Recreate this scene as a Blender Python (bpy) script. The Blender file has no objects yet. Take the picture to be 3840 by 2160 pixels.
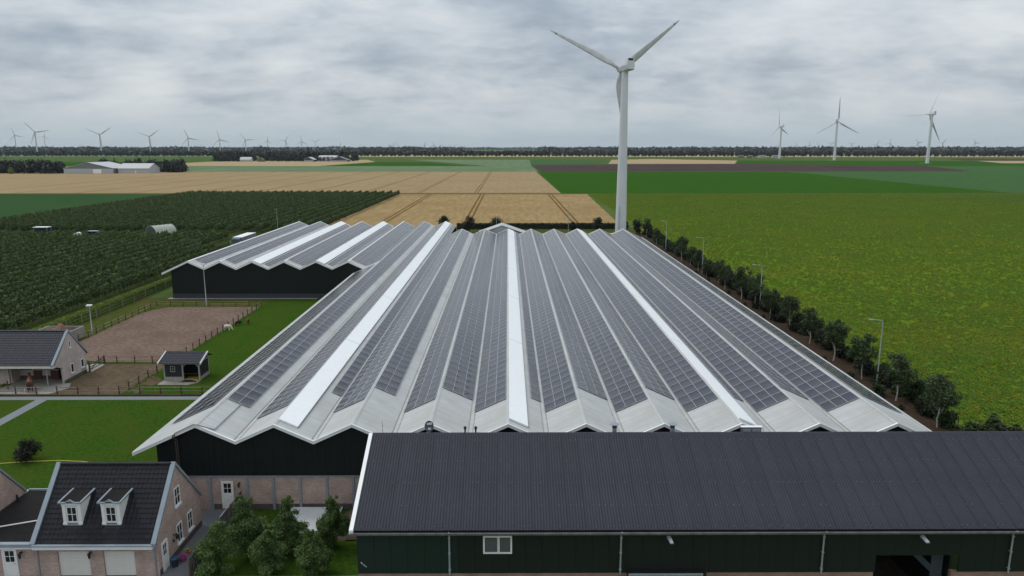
import bpy, math, random
import numpy as np
from mathutils import Vector, Matrix
R = math.radians
rnd = random.Random(7)
SC = bpy.context.scene
COL = SC.collection

# ------------------------------------------------------------------ camera
cam = bpy.data.cameras.new('camera')
camo = bpy.data.objects.new('camera', cam); COL.objects.link(camo)
cam.sensor_width = 36; cam.lens = 25.434; cam.clip_start = .5; cam.clip_end = 80000
camo.location = (0, 0, 28.07)
camo.rotation_euler = (R(90 - 10.993), 0, R(-.317))
SC.camera = camo

# ------------------------------------------------------------------ sky
SUN_EL, SUN_AZ = 52, -62          # degrees; azimuth clockwise from the view axis (+Y)
W = bpy.data.worlds.new('World'); SC.world = W; W.use_nodes = True
nt = W.node_tree; nt.nodes.clear()
def N(t, typ, **kw):
    n = t.nodes.new(typ)
    for k, v in kw.items():
        if k.startswith('i_'):
            key = k[2:]; key = int(key) if key.isdigit() else key.replace('_', ' ')
            n.inputs[key].default_value = v
        else: setattr(n, k, v)
    return n
def sky_nodes():
    t = nt; L = t.links.new
    out = N(t, 'ShaderNodeOutputWorld'); bg = N(t, 'ShaderNodeBackground'); bg.inputs[1].default_value = .1
    sky = N(t, 'ShaderNodeTexSky', sky_type='NISHITA', sun_disc=False, sun_elevation=R(SUN_EL), sun_rotation=R(SUN_AZ), air_density=1.2, dust_density=2.5)
    tc = N(t, 'ShaderNodeTexCoord'); sep = N(t, 'ShaderNodeSeparateXYZ'); L(tc.outputs['Generated'], sep.inputs[0])
    def mth(op, a, b=None, clamp=False):
        m = N(t, 'ShaderNodeMath', operation=op, use_clamp=clamp)
        for i, v in enumerate((a, b)):
            if v is None: continue
            if isinstance(v, (int, float)): m.inputs[i].default_value = v
            else: L(v, m.inputs[i])
        return m.outputs[0]
    z = mth('MAXIMUM', sep.outputs[2], 0.0)
    den = mth('ADD', z, .26)
    x = mth('DIVIDE', sep.outputs[0], den); y = mth('DIVIDE', sep.outputs[1], den)
    cmb = N(t, 'ShaderNodeCombineXYZ'); L(x, cmb.inputs[0]); L(y, cmb.inputs[1])
    def noise(scale, det, rough, dist, off, sx=1, sy=1):
        mp = N(t, 'ShaderNodeMapping'); mp.inputs['Location'].default_value = off; mp.inputs['Scale'].default_value = (sx, sy, 1)
        L(cmb.outputs[0], mp.inputs[0])
        n = N(t, 'ShaderNodeTexNoise', i_Scale=scale, i_Detail=det, i_Roughness=rough, i_Distortion=dist); L(mp.outputs[0], n.inputs['Vector'])
        return n.outputs['Fac']
    big = noise(.95, 4, .5, .3, SKY_OFF, 1, 1)
    mid = noise(3.2, 6, .55, .3, (1.7, 9.2, 2), 1, 1.15)
    fin = noise(9.5, 5, .55, .2, (4, 1, 7), .9, 1.2)
    mix = mth('ADD', mth('ADD', mth('MULTIPLY', big, .56), mth('MULTIPLY', mid, .36)), mth('MULTIPLY', fin, .14))
    cr = N(t, 'ShaderNodeValToRGB'); L(mix, cr.inputs[0])
    e = cr.color_ramp.elements; e[0].position = .38; e[0].color = (.33, .39, .46, 1); e[1].position = .65; e[1].color = (.71, .74, .76, 1)
    for p, c in ((.45, (.425, .485, .55, 1)), (.51, (.53, .585, .635, 1)), (.57, (.62, .665, .70, 1))):
        q = e.new(p); q.color = c
    # towards the horizon the layer thins into bluish haze with a pale streaky band above it
    hz = N(t, 'ShaderNodeMapRange', interpolation_type='SMOOTHSTEP'); L(sep.outputs[2], hz.inputs[0])
    hz.inputs[1].default_value = 0; hz.inputs[2].default_value = .075; hz.inputs[3].default_value = .8; hz.inputs[4].default_value = 0
    m1 = N(t, 'ShaderNodeMix', data_type='RGBA'); L(hz.outputs[0], m1.inputs[0]); L(cr.outputs[0], m1.inputs[6]); m1.inputs[7].default_value = (.455, .55, .615, 1)
    # overcast luminance rises gently towards the zenith
    zg = mth('ADD', mth('MULTIPLY', z, .95), .94)
    ml = N(t, 'ShaderNodeVectorMath', operation='SCALE'); L(m1.outputs[2], ml.inputs[0]); L(mth('MULTIPLY', zg, 10.0), ml.inputs['Scale'])
    fin_mix = N(t, 'ShaderNodeMix', data_type='RGBA'); fin_mix.inputs[0].default_value = .95
    L(sky.outputs[0], fin_mix.inputs[6]); L(ml.outputs[0], fin_mix.inputs[7])
    L(fin_mix.outputs[2], bg.inputs[0]); L(bg.outputs[0], out.inputs[0])
SKY_OFF = (-4.2, 3.3, 0)
sky_nodes()
W.cycles.sampling_method = 'MANUAL'; W.cycles.sample_map_resolution = 512

# ------------------------------------------------------------------ sun behind the cloud, exposure
sl = bpy.data.lights.new('sun', 'SUN'); sl.energy = 1.0; sl.angle = R(20); sl.color = (1, .97, .92)
so = bpy.data.objects.new('sun', sl); COL.objects.link(so)
_d = Vector((math.sin(R(SUN_AZ)) * math.cos(R(SUN_EL)), math.cos(R(SUN_AZ)) * math.cos(R(SUN_EL)), math.sin(R(SUN_EL))))
so.rotation_euler = (-_d).to_track_quat('-Z', 'Y').to_euler(); so.location = (0, 0, 200)
vs = SC.view_settings; vs.view_transform = 'Standard'; vs.look = 'None'; vs.gamma = 1; vs.use_curve_mapping = False; vs.exposure = 0
SC.cycles.max_bounces = 6; SC.cycles.volume_bounces = 0; SC.cycles.transparent_max_bounces = 8

# ------------------------------------------------------------------ helpers
WL = {}                                             # world position of every object's origin
def tag(o, label=None, cat=None, group=None, kind=None):
    for k, v in (('label', label), ('category', cat), ('group', group), ('kind', kind)):
        if v: o[k] = v
    return o
def place(o, loc, parent=None):
    loc = Vector(loc); COL.objects.link(o); WL[o.name] = loc
    if parent is not None:
        o.parent = parent; o.location = loc - WL[parent.name]
    else: o.location = loc
    return o
def empty(name, loc, label=None, cat=None, group=None):
    o = bpy.data.objects.new(name, None); o.empty_display_size = .3
    return tag(place(o, loc), label, cat, group)
def mesh_np(name, v, f, mats, mi=None, smooth=False, uv=None):
    me = bpy.data.meshes.new(name)
    v = np.asarray(v, dtype=np.float32)
    if isinstance(f, np.ndarray) and f.ndim == 2:
        nf, k = f.shape
        me.vertices.add(len(v)); me.vertices.foreach_set('co', v.ravel())
        me.loops.add(nf * k); me.loops.foreach_set('vertex_index', f.ravel().astype(np.int32))
        me.polygons.add(nf); me.polygons.foreach_set('loop_start', (np.arange(nf) * k).astype(np.int32))
        me.update(calc_edges=True)
    else: me.from_pydata([tuple(map(float, a)) for a in v], [], [tuple(a) for a in f])
    for m in (mats if isinstance(mats, (list, tuple)) else [mats]): me.materials.append(m)
    if mi is not None: me.polygons.foreach_set('material_index', np.asarray(mi, dtype=np.int32))
    if smooth: me.polygons.foreach_set('use_smooth', np.ones(len(me.polygons), dtype=bool))
    if uv is not None:
        u = me.uv_layers.new(name='UVMap'); u.data.foreach_set('uv', np.asarray(uv, dtype=np.float32).ravel())
    me.update(); return me
class MB:
    """collects shapes given in world metres (or in a local frame O,U,Nn,Z) and links them as one mesh object"""
    def __init__(s, O=(0, 0, 0), U=(1, 0, 0), Nn=(0, 1, 0), Z=(0, 0, 1)):
        s.v = []; s.f = []; s.mi = []; s.fr(O, U, Nn, Z)
    def fr(s, O=(0, 0, 0), U=(1, 0, 0), Nn=(0, 1, 0), Z=(0, 0, 1)):
        s.O, s.U, s.N, s.Z = map(Vector, (O, U, Nn, Z)); return s
    def P(s, a): return s.O + s.U * a[0] + s.N * a[1] + s.Z * a[2]
    def poly(s, pts, m=0):
        i = len(s.v); s.v += [s.P(p) for p in pts]; s.f.append(tuple(range(i, i + len(pts)))); s.mi.append(m); return s
    def hexa(s, p, m=0):                            # 8 points: bottom ring then top ring
        i = len(s.v); s.v += [s.P(q) for q in p]
        for f in ((3, 2, 1, 0), (4, 5, 6, 7), (0, 1, 5, 4), (1, 2, 6, 5), (2, 3, 7, 6), (3, 0, 4, 7)):
            s.f.append(tuple(i + k for k in f)); s.mi.append(m)
        return s
    def box(s, x0, x1, y0, y1, z0, z1, m=0):
        return s.hexa([(x0, y0, z0), (x1, y0, z0), (x1, y1, z0), (x0, y1, z0), (x0, y0, z1), (x1, y0, z1), (x1, y1, z1), (x0, y1, z1)], m)
    def bar(s, a, b, w, h, m=0):                    # rectangular bar between two points
        a, b = Vector(a), Vector(b); d = (b - a).normalized()
        u = d.cross(Vector((0, 0, 1)));  u = Vector((1, 0, 0)) if u.length < 1e-4 else u.normalized()
        t = u.cross(d).normalized(); u = u * w / 2; t = t * h / 2
        return s.hexa([a - u - t, a + u - t, a + u + t, a - u + t, b - u - t, b + u - t, b + u + t, b - u + t], m)
    def tube(s, a, b, r0, r1=None, n=8, m=0, cap=True):
        r1 = r0 if r1 is None else r1; a, b = Vector(a), Vector(b); d = (b - a).normalized()
        u = d.cross(Vector((0, 0, 1)));  u = Vector((1, 0, 0)) if u.length < 1e-4 else u.normalized()
        t = d.cross(u); i = len(s.v)
        for c, r in ((a, r0), (b, r1)):
            for k in range(n):
                q = 2 * math.pi * k / n; s.v.append(s.P(c + u * r * math.cos(q) + t * r * math.sin(q)))
        for k in range(n):
            s.f.append((i + k, i + (k + 1) % n, i + n + (k + 1) % n, i + n + k)); s.mi.append(m)
        if cap:
            s.f.append(tuple(i + k for k in range(n))[::-1]); s.mi.append(m)
            s.f.append(tuple(i + n + k for k in range(n))); s.mi.append(m)
        return s
    def path(s, pts, r, n=6, m=0):
        for a, b in zip(pts[:-1], pts[1:]): s.tube(a, b, r, r, n, m)
        return s
    def lathe(s, c, prof, n=12, m=0):
        i = len(s.v)
        for r, z in prof:
            for k in range(n):
                q = 2 * math.pi * k / n; s.v.append(s.P((c[0] + r * math.cos(q), c[1] + r * math.sin(q), c[2] + z)))
        for j in range(len(prof) - 1):
            for k in range(n):
                s.f.append((i + j * n + k, i + j * n + (k + 1) % n, i + (j + 1) * n + (k + 1) % n, i + (j + 1) * n + k)); s.mi.append(m)
        s.f.append(tuple(i + k for k in range(n))[::-1]); s.mi.append(m)
        s.f.append(tuple(i + (len(prof) - 1) * n + k for k in range(n))); s.mi.append(m)
        return s
    def prism(s, pts, d, m=0):                      # polygon extruded by vector d
        d = Vector(d); n = len(pts); i = len(s.v); s.v += [s.P(p) for p in pts] + [s.P(Vector(p) + d) for p in pts]
        s.f.append(tuple(range(i, i + n))[::-1]); s.mi.append(m); s.f.append(tuple(range(i + n, i + 2 * n))); s.mi.append(m)
        for k in range(n):
            s.f.append((i + k, i + (k + 1) % n, i + n + (k + 1) % n, i + n + k)); s.mi.append(m)
        return s
    def build(s, name, mats, parent=None, smooth=False, kind=None, uv=None, origin=None):
        v = np.array([tuple(p) for p in s.v], dtype=np.float64)
        lo, hi = v.min(0), v.max(0)
        o = np.array([(lo[0] + hi[0]) / 2, (lo[1] + hi[1]) / 2, lo[2]]) if origin is None else np.array(origin, dtype=float)
        me = mesh_np(name, v - o, s.f, mats, s.mi, False, uv)
        if smooth:
            me.polygons.foreach_set('use_smooth', np.ones(len(me.polygons), dtype=bool))
            me.set_sharp_from_angle(angle=R(40))
        ob = bpy.data.objects.new(name, me); place(ob, o, parent)
        if kind: ob['kind'] = kind
        return ob
def piece(name, me, loc, parent, rot=None, scale=None):
    o = bpy.data.objects.new(name, me); place(o, loc, parent)
    if rot is not None: o.rotation_euler = rot
    if scale is not None: o.scale = scale
    return o
def copy_tree(o, loc, rz=0, sc=1, label=None, group=None):
    c = o.copy(); c.location = loc; c.rotation_euler = (0, 0, rz); c.scale = (sc, sc, sc) if isinstance(sc, (int, float)) else sc
    COL.objects.link(c); WL[c.name] = Vector(loc)
    if label: c['label'] = label
    if group: c['group'] = group
    for ch in [x for x in o.children]:
        d = ch.copy(); COL.objects.link(d); d.parent = c
        for g in [x for x in ch.children]:
            e = g.copy(); COL.objects.link(e); e.parent = d
    return c

# ------------------------------------------------------------------ materials
def mat(name, col, rough=.75, var=.15, scale=2.0, det=5, bump=0., bscale=20., metal=0., spec=.4, stretch=(1, 1, 1), tint=None, tfac=.5, tscale=.3, island=0., objr=0., coat=0.):
    m = bpy.data.materials.new(name); m.use_nodes = True; t = m.node_tree; L = t.links.new
    b = t.nodes['Principled BSDF']; b.inputs['Roughness'].default_value = rough; b.inputs['Metallic'].default_value = metal
    b.inputs['Specular IOR Level'].default_value = spec; b.inputs['Coat Weight'].default_value = coat
    tc = N(t, 'ShaderNodeTexCoord'); mp = N(t, 'ShaderNodeMapping'); mp.inputs['Scale'].default_value = stretch; L(tc.outputs['Object'], mp.inputs[0])
    n = N(t, 'ShaderNodeTexNoise', i_Scale=scale, i_Detail=det, i_Roughness=.6); L(mp.outputs[0], n.inputs['Vector'])
    mx = N(t, 'ShaderNodeMix', data_type='RGBA'); L(n.outputs['Fac'], mx.inputs[0])
    mr = N(t, 'ShaderNodeMapRange'); mr.inputs[1].default_value = .3; mr.inputs[2].default_value = .7; L(n.outputs['Fac'], mr.inputs[0]); L(mr.outputs[0], mx.inputs[0])
    mx.inputs[6].default_value = tuple(c * (1 - var) for c in col) + (1,); mx.inputs[7].default_value = tuple(min(1, c * (1 + var)) for c in col) + (1,)
    o = mx.outputs[2]
    if tint:
        n2 = N(t, 'ShaderNodeTexNoise', i_Scale=tscale, i_Detail=4, i_Roughness=.6); L(tc.outputs['Object'], n2.inputs['Vector'])
        r2 = N(t, 'ShaderNodeMapRange'); r2.inputs[1].default_value = .42; r2.inputs[2].default_value = .68; r2.inputs[4].default_value = tfac; L(n2.outputs['Fac'], r2.inputs[0])
        m2 = N(t, 'ShaderNodeMix', data_type='RGBA'); L(r2.outputs[0], m2.inputs[0]); L(o, m2.inputs[6]); m2.inputs[7].default_value = tuple(tint) + (1,); o = m2.outputs[2]
    for src, amt in (('isl', island), ('obj', objr)):
        if amt:
            if src == 'isl': g = N(t, 'ShaderNodeNewGeometry'); so_ = g.outputs['Random Per Island']
            else: g = N(t, 'ShaderNodeObjectInfo'); so_ = g.outputs['Random']
            r3 = N(t, 'ShaderNodeMapRange'); r3.inputs[3].default_value = 1 - amt; r3.inputs[4].default_value = 1 + amt; L(so_, r3.inputs[0])
            sc_ = N(t, 'ShaderNodeVectorMath', operation='SCALE'); L(o, sc_.inputs[0]); L(r3.outputs[0], sc_.inputs['Scale']); o = sc_.outputs[0]
    L(o, b.inputs['Base Color'])
    if bump:
        n3 = N(t, 'ShaderNodeTexNoise', i_Scale=bscale, i_Detail=4, i_Roughness=.65); L(mp.outputs[0], n3.inputs['Vector'])
        bp = N(t, 'ShaderNodeBump', i_Strength=bump, i_Distance=.05); L(n3.outputs['Fac'], bp.inputs['Height']); L(bp.outputs[0], b.inputs['Normal'])
    return m
def brick_mat(name, c1, c2, mortar, sc=1.0):
    m = bpy.data.materials.new(name); m.use_nodes = True; t = m.node_tree; L = t.links.new; b = t.nodes['Principled BSDF']; b.inputs['Roughness'].default_value = .9; b.inputs['Specular IOR Level'].default_value = .2
    tc = N(t, 'ShaderNodeTexCoord'); s = N(t, 'ShaderNodeSeparateXYZ'); L(tc.outputs['Object'], s.inputs[0])
    a = N(t, 'ShaderNodeMath', operation='ADD'); L(s.outputs[0], a.inputs[0]); L(s.outputs[1], a.inputs[1])
    c = N(t, 'ShaderNodeCombineXYZ'); L(a.outputs[0], c.inputs[0]); L(s.outputs[2], c.inputs[1])
    br = N(t, 'ShaderNodeTexBrick', offset=.5); L(c.outputs[0], br.inputs['Vector'])
    for k, v in (('Color1', c1 + (1,)), ('Color2', c2 + (1,)), ('Mortar', mortar + (1,)), ('Scale', 1.), ('Mortar Size', .007 * sc), ('Mortar Smooth', .2), ('Bias', -.1), ('Brick Width', .22 * sc), ('Row Height', .0625 * sc)): br.inputs[k].default_value = v
    n = N(t, 'ShaderNodeTexNoise', i_Scale=.9, i_Detail=5); L(tc.outputs['Object'], n.inputs['Vector'])
    r = N(t, 'ShaderNodeMapRange'); r.inputs[1].default_value = .3; r.inputs[2].default_value = .7; r.inputs[3].default_value = .82; r.inputs[4].default_value = 1.14; L(n.outputs['Fac'], r.inputs[0])
    sc_ = N(t, 'ShaderNodeVectorMath', operation='SCALE'); L(br.outputs['Color'], sc_.inputs[0]); L(r.outputs[0], sc_.inputs['Scale']); L(sc_.outputs[0], b.inputs['Base Color'])
    bp = N(t, 'ShaderNodeBump', i_Strength=.6, i_Distance=.01, invert=True); L(br.outputs['Fac'], bp.inputs['Height']); L(bp.outputs[0], b.inputs['Normal'])
    return m
def leaf_mat(name, col, var=.35, objr=.12, trans=.25):
    m = mat(name, col, rough=.55, var=.25, scale=.9, spec=.3, island=var, objr=objr)
    t = m.node_tree; L = t.links.new; b = t.nodes['Principled BSDF']; out = t.nodes['Material Output']
    src = b.inputs['Base Color'].links[0].from_socket
    tr = N(t, 'ShaderNodeBsdfTranslucent'); sc_ = N(t, 'ShaderNodeVectorMath', operation='MULTIPLY'); L(src, sc_.inputs[0]); sc_.inputs[1].default_value = (1.15, 1.2, .6); L(sc_.outputs[0], tr.inputs[0])
    ms = N(t, 'ShaderNodeMixShader', i_0=trans); L(b.outputs[0], ms.inputs[1]); L(tr.outputs[0], ms.inputs[2]); L(ms.outputs[0], out.inputs[0])
    return m
def panel_mat():
    m = bpy.data.materials.new('photovoltaic cells'); m.use_nodes = True; t = m.node_tree; L = t.links.new; b = t.nodes['Principled BSDF']
    uv = N(t, 'ShaderNodeUVMap'); s = N(t, 'ShaderNodeSeparateXYZ'); L(uv.outputs[0], s.inputs[0])
    def mth(op, a, v=None):
        q = N(t, 'ShaderNodeMath', operation=op); L(a, q.inputs[0])
        if v is not None:
            if isinstance(v, (int, float)): q.inputs[1].default_value = v
            else: L(v, q.inputs[1])
        return q.outputs[0]
    def line(c, n, w):                               # 1 on the light gaps between the cells
        f = mth('FRACT', mth('MULTIPLY', c, n)); d = mth('ABSOLUTE', mth('SUBTRACT', f, .5)); return mth('GREATER_THAN', d, .5 - w)
    ln = mth('MAXIMUM', line(s.outputs[0], 6., .025), line(s.outputs[1], 10., .025))
    bus = line(s.outputs[0], 18., .03)
    fl = mth('FLOOR', s.outputs[0]); wn = N(t, 'ShaderNodeTexWhiteNoise', noise_dimensions='1D'); L(fl, wn.inputs['W'])
    cr = N(t, 'ShaderNodeValToRGB'); L(wn.outputs['Value'], cr.inputs[0]); e = cr.color_ramp.elements
    e[0].color = (.007, .010, .028, 1); e[1].color = (.027, .025, .034, 1); q = e.new(.55); q.color = (.012, .015, .034, 1)
    m1 = N(t, 'ShaderNodeMix', data_type='RGBA'); L(mth('MULTIPLY', bus, .15), m1.inputs[0]); L(cr.outputs[0], m1.inputs[6]); m1.inputs[7].default_value = (.10, .10, .11, 1)
    m2 = N(t, 'ShaderNodeMix', data_type='RGBA'); L(mth('MULTIPLY', ln, .42), m2.inputs[0]); L(m1.outputs[2], m2.inputs[6]); m2.inputs[7].default_value = (.26, .26, .28, 1)
    L(m2.outputs[2], b.inputs['Base Color']); b.inputs['Roughness'].default_value = .09; b.inputs['Specular IOR Level'].default_value = .38
    return m
MT = {}
def mk(k, *a, **kw): MT[k] = mat(k.replace('_', ' '), *a, **kw)
mk('roof_pale', (.455, .468, .47), .55, .08, .5, tint=(.37, .355, .33), tfac=.65, tscale=.3, bump=.05, bscale=6, stretch=(1, .25, 1))
def seams(m, period=1.03):
    t = m.node_tree; L = t.links.new; b = t.nodes['Principled BSDF']; src = b.inputs['Base Color'].links[0].from_socket
    tc = N(t, 'ShaderNodeTexCoord'); sp = N(t, 'ShaderNodeSeparateXYZ'); L(tc.outputs['Object'], sp.inputs[0])
    a = N(t, 'ShaderNodeMath', operation='DIVIDE'); L(sp.outputs[1], a.inputs[0]); a.inputs[1].default_value = period
    f = N(t, 'ShaderNodeMath', operation='FRACT'); L(a.outputs[0], f.inputs[0]); c = N(t, 'ShaderNodeMath', operation='LESS_THAN'); L(f.outputs[0], c.inputs[0]); c.inputs[1].default_value = .035
    mp = N(t, 'ShaderNodeMapping'); mp.inputs['Scale'].default_value = (.25, 3.2, .25); L(tc.outputs['Object'], mp.inputs[0])
    n = N(t, 'ShaderNodeTexNoise', i_Scale=1.0, i_Detail=5, i_Roughness=.7); L(mp.outputs[0], n.inputs['Vector'])
    r = N(t, 'ShaderNodeMapRange'); r.inputs[1].default_value = .35; r.inputs[2].default_value = .7; r.inputs[3].default_value = 1.05; r.inputs[4].default_value = .86; L(n.outputs['Fac'], r.inputs[0])
    k = N(t, 'ShaderNodeMath', operation='MULTIPLY_ADD'); L(c.outputs[0], k.inputs[0]); k.inputs[1].default_value = -.16; L(r.outputs[0], k.inputs[2])
    v = N(t, 'ShaderNodeVectorMath', operation='SCALE'); L(src, v.inputs[0]); L(k.outputs[0], v.inputs['Scale']); L(v.outputs[0], b.inputs['Base Color'])
seams(MT['roof_pale'])
mk('white_trim', (.80, .80, .79), .45, .05)
mk('skylight', (.80, .815, .82), .35, .03)
mk('gutter_grey', (.30, .285, .27), .6, .2, 1.5, tint=(.24, .19, .15), tfac=.6, tscale=.8)
mk('black_cladding', (.0085, .0115, .0105), .55, .15, 1., spec=.25, stretch=(3, 3, .3))
mk('green_cladding', (.013, .017, .0135), .5, .15, 1.2, spec=.3, stretch=(2, 2, .3))
mk('green_cladding_fresh', (.011, .023, .019), .5, .12, 1.2, spec=.35, stretch=(2, 2, .3))
mk('alu', (.40, .41, .43), .45, .04, metal=.2)
MT['cells'] = panel_mat()
MT['brick'] = brick_mat('pink brick', (.47, .325, .27), (.33, .21, .175), (.50, .46, .42))
MT['brick_pale'] = brick_mat('pale brick', (.52, .425, .39), (.44, .345, .315), (.52, .48, .45))
MT['brick_dark'] = brick_mat('dark plinth brick', (.10, .085, .085), (.065, .055, .055), (.12, .11, .11))
MT['brick_red'] = brick_mat('red brown brick', (.30, .17, .125), (.22, .12, .09), (.33, .28, .24))
mk('steel_grey', (.23, .255, .285), .5, .1)
mk('zinc', (.235, .275, .315), .5, .1, 1.5)
mk('tile_black', (.013, .012, .017), .6, .3, 3, spec=.22, objr=.3, tint=(.022, .021, .021), tfac=.35, tscale=1.2)
mk('tile_blue', (.022, .024, .035), .5, .2, 3, spec=.3, objr=.2, island=.12)
mk('corrugated', (.029, .031, .042), .65, .2, .6, spec=.25, objr=.07, tint=(.036, .036, .042), tfac=.4, tscale=.5)
mk('white_paint', (.74, .73, .70), .5, .05)
mk('cream_paint', (.66, .64, .58), .5, .06)
mk('glass', (.012, .014, .017), .08, .2, .6, spec=.6)
mk('glass_grey', (.10, .10, .11), .15, .3, .8, spec=.6)
mk('black_metal', (.012, .012, .013), .5, .2)
mk('galv', (.42, .45, .47), .45, .12, metal=.4)
mk('concrete', (.27, .255, .23), .85, .25, 1.2, tint=(.17, .15, .12), tfac=.5, bump=.1)
mk('concrete_pale', (.56, .565, .565), .8, .08, .7)
mk('paving', (.115, .12, .13), .85, .2, 6, bump=.3, bscale=10)
mk('paving_light', (.165, .175, .188), .85, .2, 5, bump=.3, bscale=9)
mk('wood_post', (.075, .048, .034), .85, .3, 3, objr=.25)
mk('wood_rail', (.20, .155, .115), .8, .4, 1.2, objr=.35)
mk('wood_grey', (.33, .32, .29), .8, .2, 2, stretch=(4, 4, .5))
mk('board_black', (.013, .014, .019), .6, .25, 3)
mk('wood_fence', (.10, .085, .07), .85, .3, 3, objr=.3)
mk('bark', (.075, .06, .045), .9, .3, 6)
mk('birch', (.52, .50, .46), .8, .25, 5, tint=(.09, .08, .07), tfac=.8, tscale=4)
mk('turbine', (.60, .615, .63), .4, .06, .3, tint=(.5, .51, .51), tfac=.4, tscale=.15)
mk('blade', (.57, .575, .565), .4, .08, .4, tint=(.33, .32, .29), tfac=.6, tscale=.35)
mk('turbine_far', (.50, .51, .53), .5, .03)
mk('door_brown', (.085, .035, .024), .6, .2, 4)
mk('straw', (.32, .22, .07), .9, .35, 7)
mk('earth', (.085, .062, .046), .95, .3, 2.2, bump=.6, bscale=6)
mk('hose_yellow', (.50, .47, .08), .6, .1)
mk('tarp_dark', (.04, .045, .06), .4, .2)
mk('cab_blue', (.05, .10, .15), .35, .2, spec=.5)
mk('curtain_grey', (.17, .175, .19), .6, .1)
mk('tunnel_film', (.31, .34, .27), .4, .15, 1.5)
mk('horse_coat', (.095, .034, .018), .5, .3, 3)
mk('horse_black', (.010, .009, .008), .6, .2)
mk('fleece_white', (.66, .60, .50), .95, .1, 8, bump=.4, bscale=25)
mk('fleece_brown', (.13, .045, .02), .95, .2, 8, bump=.4, bscale=25)
mk('fleece_dark', (.035, .014, .009), .95, .2, 8, bump=.4, bscale=25)
mk('plastic_blue', (.02, .06, .11), .4, .1); mk('plastic_navy', (.02, .03, .05), .4, .1); mk('plastic_pink', (.30, .07, .20), .4, .1); mk('plastic_orange', (.60, .10, .02), .4, .1); mk('plastic_green', (.10, .35, .03), .4, .1)
mk('tank_teal', (.06, .20, .18), .5, .15)
mk('dish_face', (.065, .075, .09), .5, .15); mk('print_white', (.55, .56, .58), .6, .1)
MT['leaf_garden'] = leaf_mat('pear leaves', (.080, .132, .035), .5)
MT['leaf_birch'] = leaf_mat('birch leaves', (.043, .066, .024), .5)
MT['leaf_shrub'] = leaf_mat('shrub leaves', (.030, .055, .016), .4)
MT['leaf_orchard'] = leaf_mat('orchard leaves', (.078, .116, .036), .5, .22)
MT['leaf_far'] = leaf_mat('far leaves', (.013, .021, .016), .05, .10, .0)
MT['leaf_hedge'] = leaf_mat('hedge leaves', (.135, .185, .022), .35)
MT['leaf_dark'] = leaf_mat('dark bush leaves', (.018, .025, .012), .4)
MT['leaf_potato'] = leaf_mat('potato leaves', (.118, .212, .017), .18, .1, .3)
def patchy(m, col):
    # plants yellow in drifts: noise over where each plant stands
    t = m.node_tree; L = t.links.new; b = t.nodes['Principled BSDF']; src = b.inputs['Base Color'].links[0].from_socket
    oi = N(t, 'ShaderNodeObjectInfo'); n = N(t, 'ShaderNodeTexNoise', i_Scale=.045, i_Detail=4, i_Roughness=.65); L(oi.outputs['Location'], n.inputs['Vector'])
    r = N(t, 'ShaderNodeMapRange'); r.inputs[1].default_value = .47; r.inputs[2].default_value = .74; r.inputs[4].default_value = .85; L(n.outputs['Fac'], r.inputs[0])
    mx = N(t, 'ShaderNodeMix', data_type='RGBA'); L(r.outputs[0], mx.inputs[0]); L(src, mx.inputs[6]); mx.inputs[7].default_value = col + (1,)
    for l in list(src.links):
        if l.to_node != mx: tgt = l.to_socket; L(mx.outputs[2], tgt)
patchy(MT['leaf_potato'], (.215, .230, .017))
MT['leaf_potato2'] = leaf_mat('yellowing potato leaves', (.20, .215, .015), .3, .15, .3)
# ------------------------------------------------------------------ the ground and the fields
def fmat(k, col, var=.2, scale=.6, tint=None, tfac=.5, tscale=.02, bump=.5, bscale=3., stretch=(1, 1, 1)):
    MT[k] = mat(k.replace('_', ' '), col, .95, var, scale, 6, bump, bscale, spec=0., tint=tint, tfac=tfac, tscale=tscale, stretch=stretch)
fmat('meadow', (.062, .105, .030), .2, .05, (.11, .13, .05), .5, .004)
fmat('wheat_near', (.300, .213, .106), .2, .5, (.225, .145, .062), .55, .03, stretch=(1, .12, 1))
fmat('wheat_mid', (.305, .226, .127), .12, .3, (.26, .185, .098), .5, .012, stretch=(1, .1, 1))
fmat('stubble', (.36, .27, .16), .1, .1)
fmat('grass_blue', (.034, .075, .028), .15, .2, (.045, .085, .03), .5, .02)
fmat('beet_bright', (.029, .086, .010), .22, .45, (.038, .094, .011), .6, .03)
fmat('beet_blue', (.050, .110, .040), .15, .2, (.06, .115, .035), .5, .015)
fmat('potato_soil', (.085, .148, .013), .35, 1.1, (.136, .158, .015), .85, .045, .9, 2.2)
fmat('potato_far', (.085, .152, .013), .3, .9, (.120, .160, .014), .8, .03, .7, 2.)
fmat('onion_pale', (.135, .185, .105), .12, .1, (.10, .16, .07), .5, .008, stretch=(1, .05, 1))
fmat('plough', (.072, .052, .050), .25, .3, (.05, .036, .038), .6, .01, stretch=(1, .04, 1))
fmat('tram', (.135, .078, .032), .2, 1.)
fmat('ditch', (.085, .075, .03), .3, .3)
fmat('lawn', (.034, .073, .009), .42, 3.0, (.052, .074, .012), .75, .22, .8, 14)
fmat('rough_grass', (.055, .075, .016), .35, 1.6, (.105, .075, .035), .7, .25, .8, 10)
fmat('orchard_floor', (.040, .052, .018), .3, .8)
fmat('sand', (.172, .124, .099), .4, 1.5, (.125, .084, .064), .8, .16, .9, 5, (1, 1.6, 1))
fmat('dirt', (.105, .078, .050), .3, 1.5, (.14, .105, .07), .6, .35, .9, 7)
fmat('bed_soil', (.052, .036, .026), .3, 2.)
def field(name, pts, m, z=0., parent=None):
    o = MB().poly([(x, y, z) for x, y in pts]).build(name, MT[m], parent)
    if parent is None: o['kind'] = 'structure'
    return o
def rect(x0, x1, y0, y1): return [(x0, y0), (x1, y0), (x1, y1), (x0, y1)]
field('ground', rect(-16000, 16000, -200, 16000), 'meadow', -.03)
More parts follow.
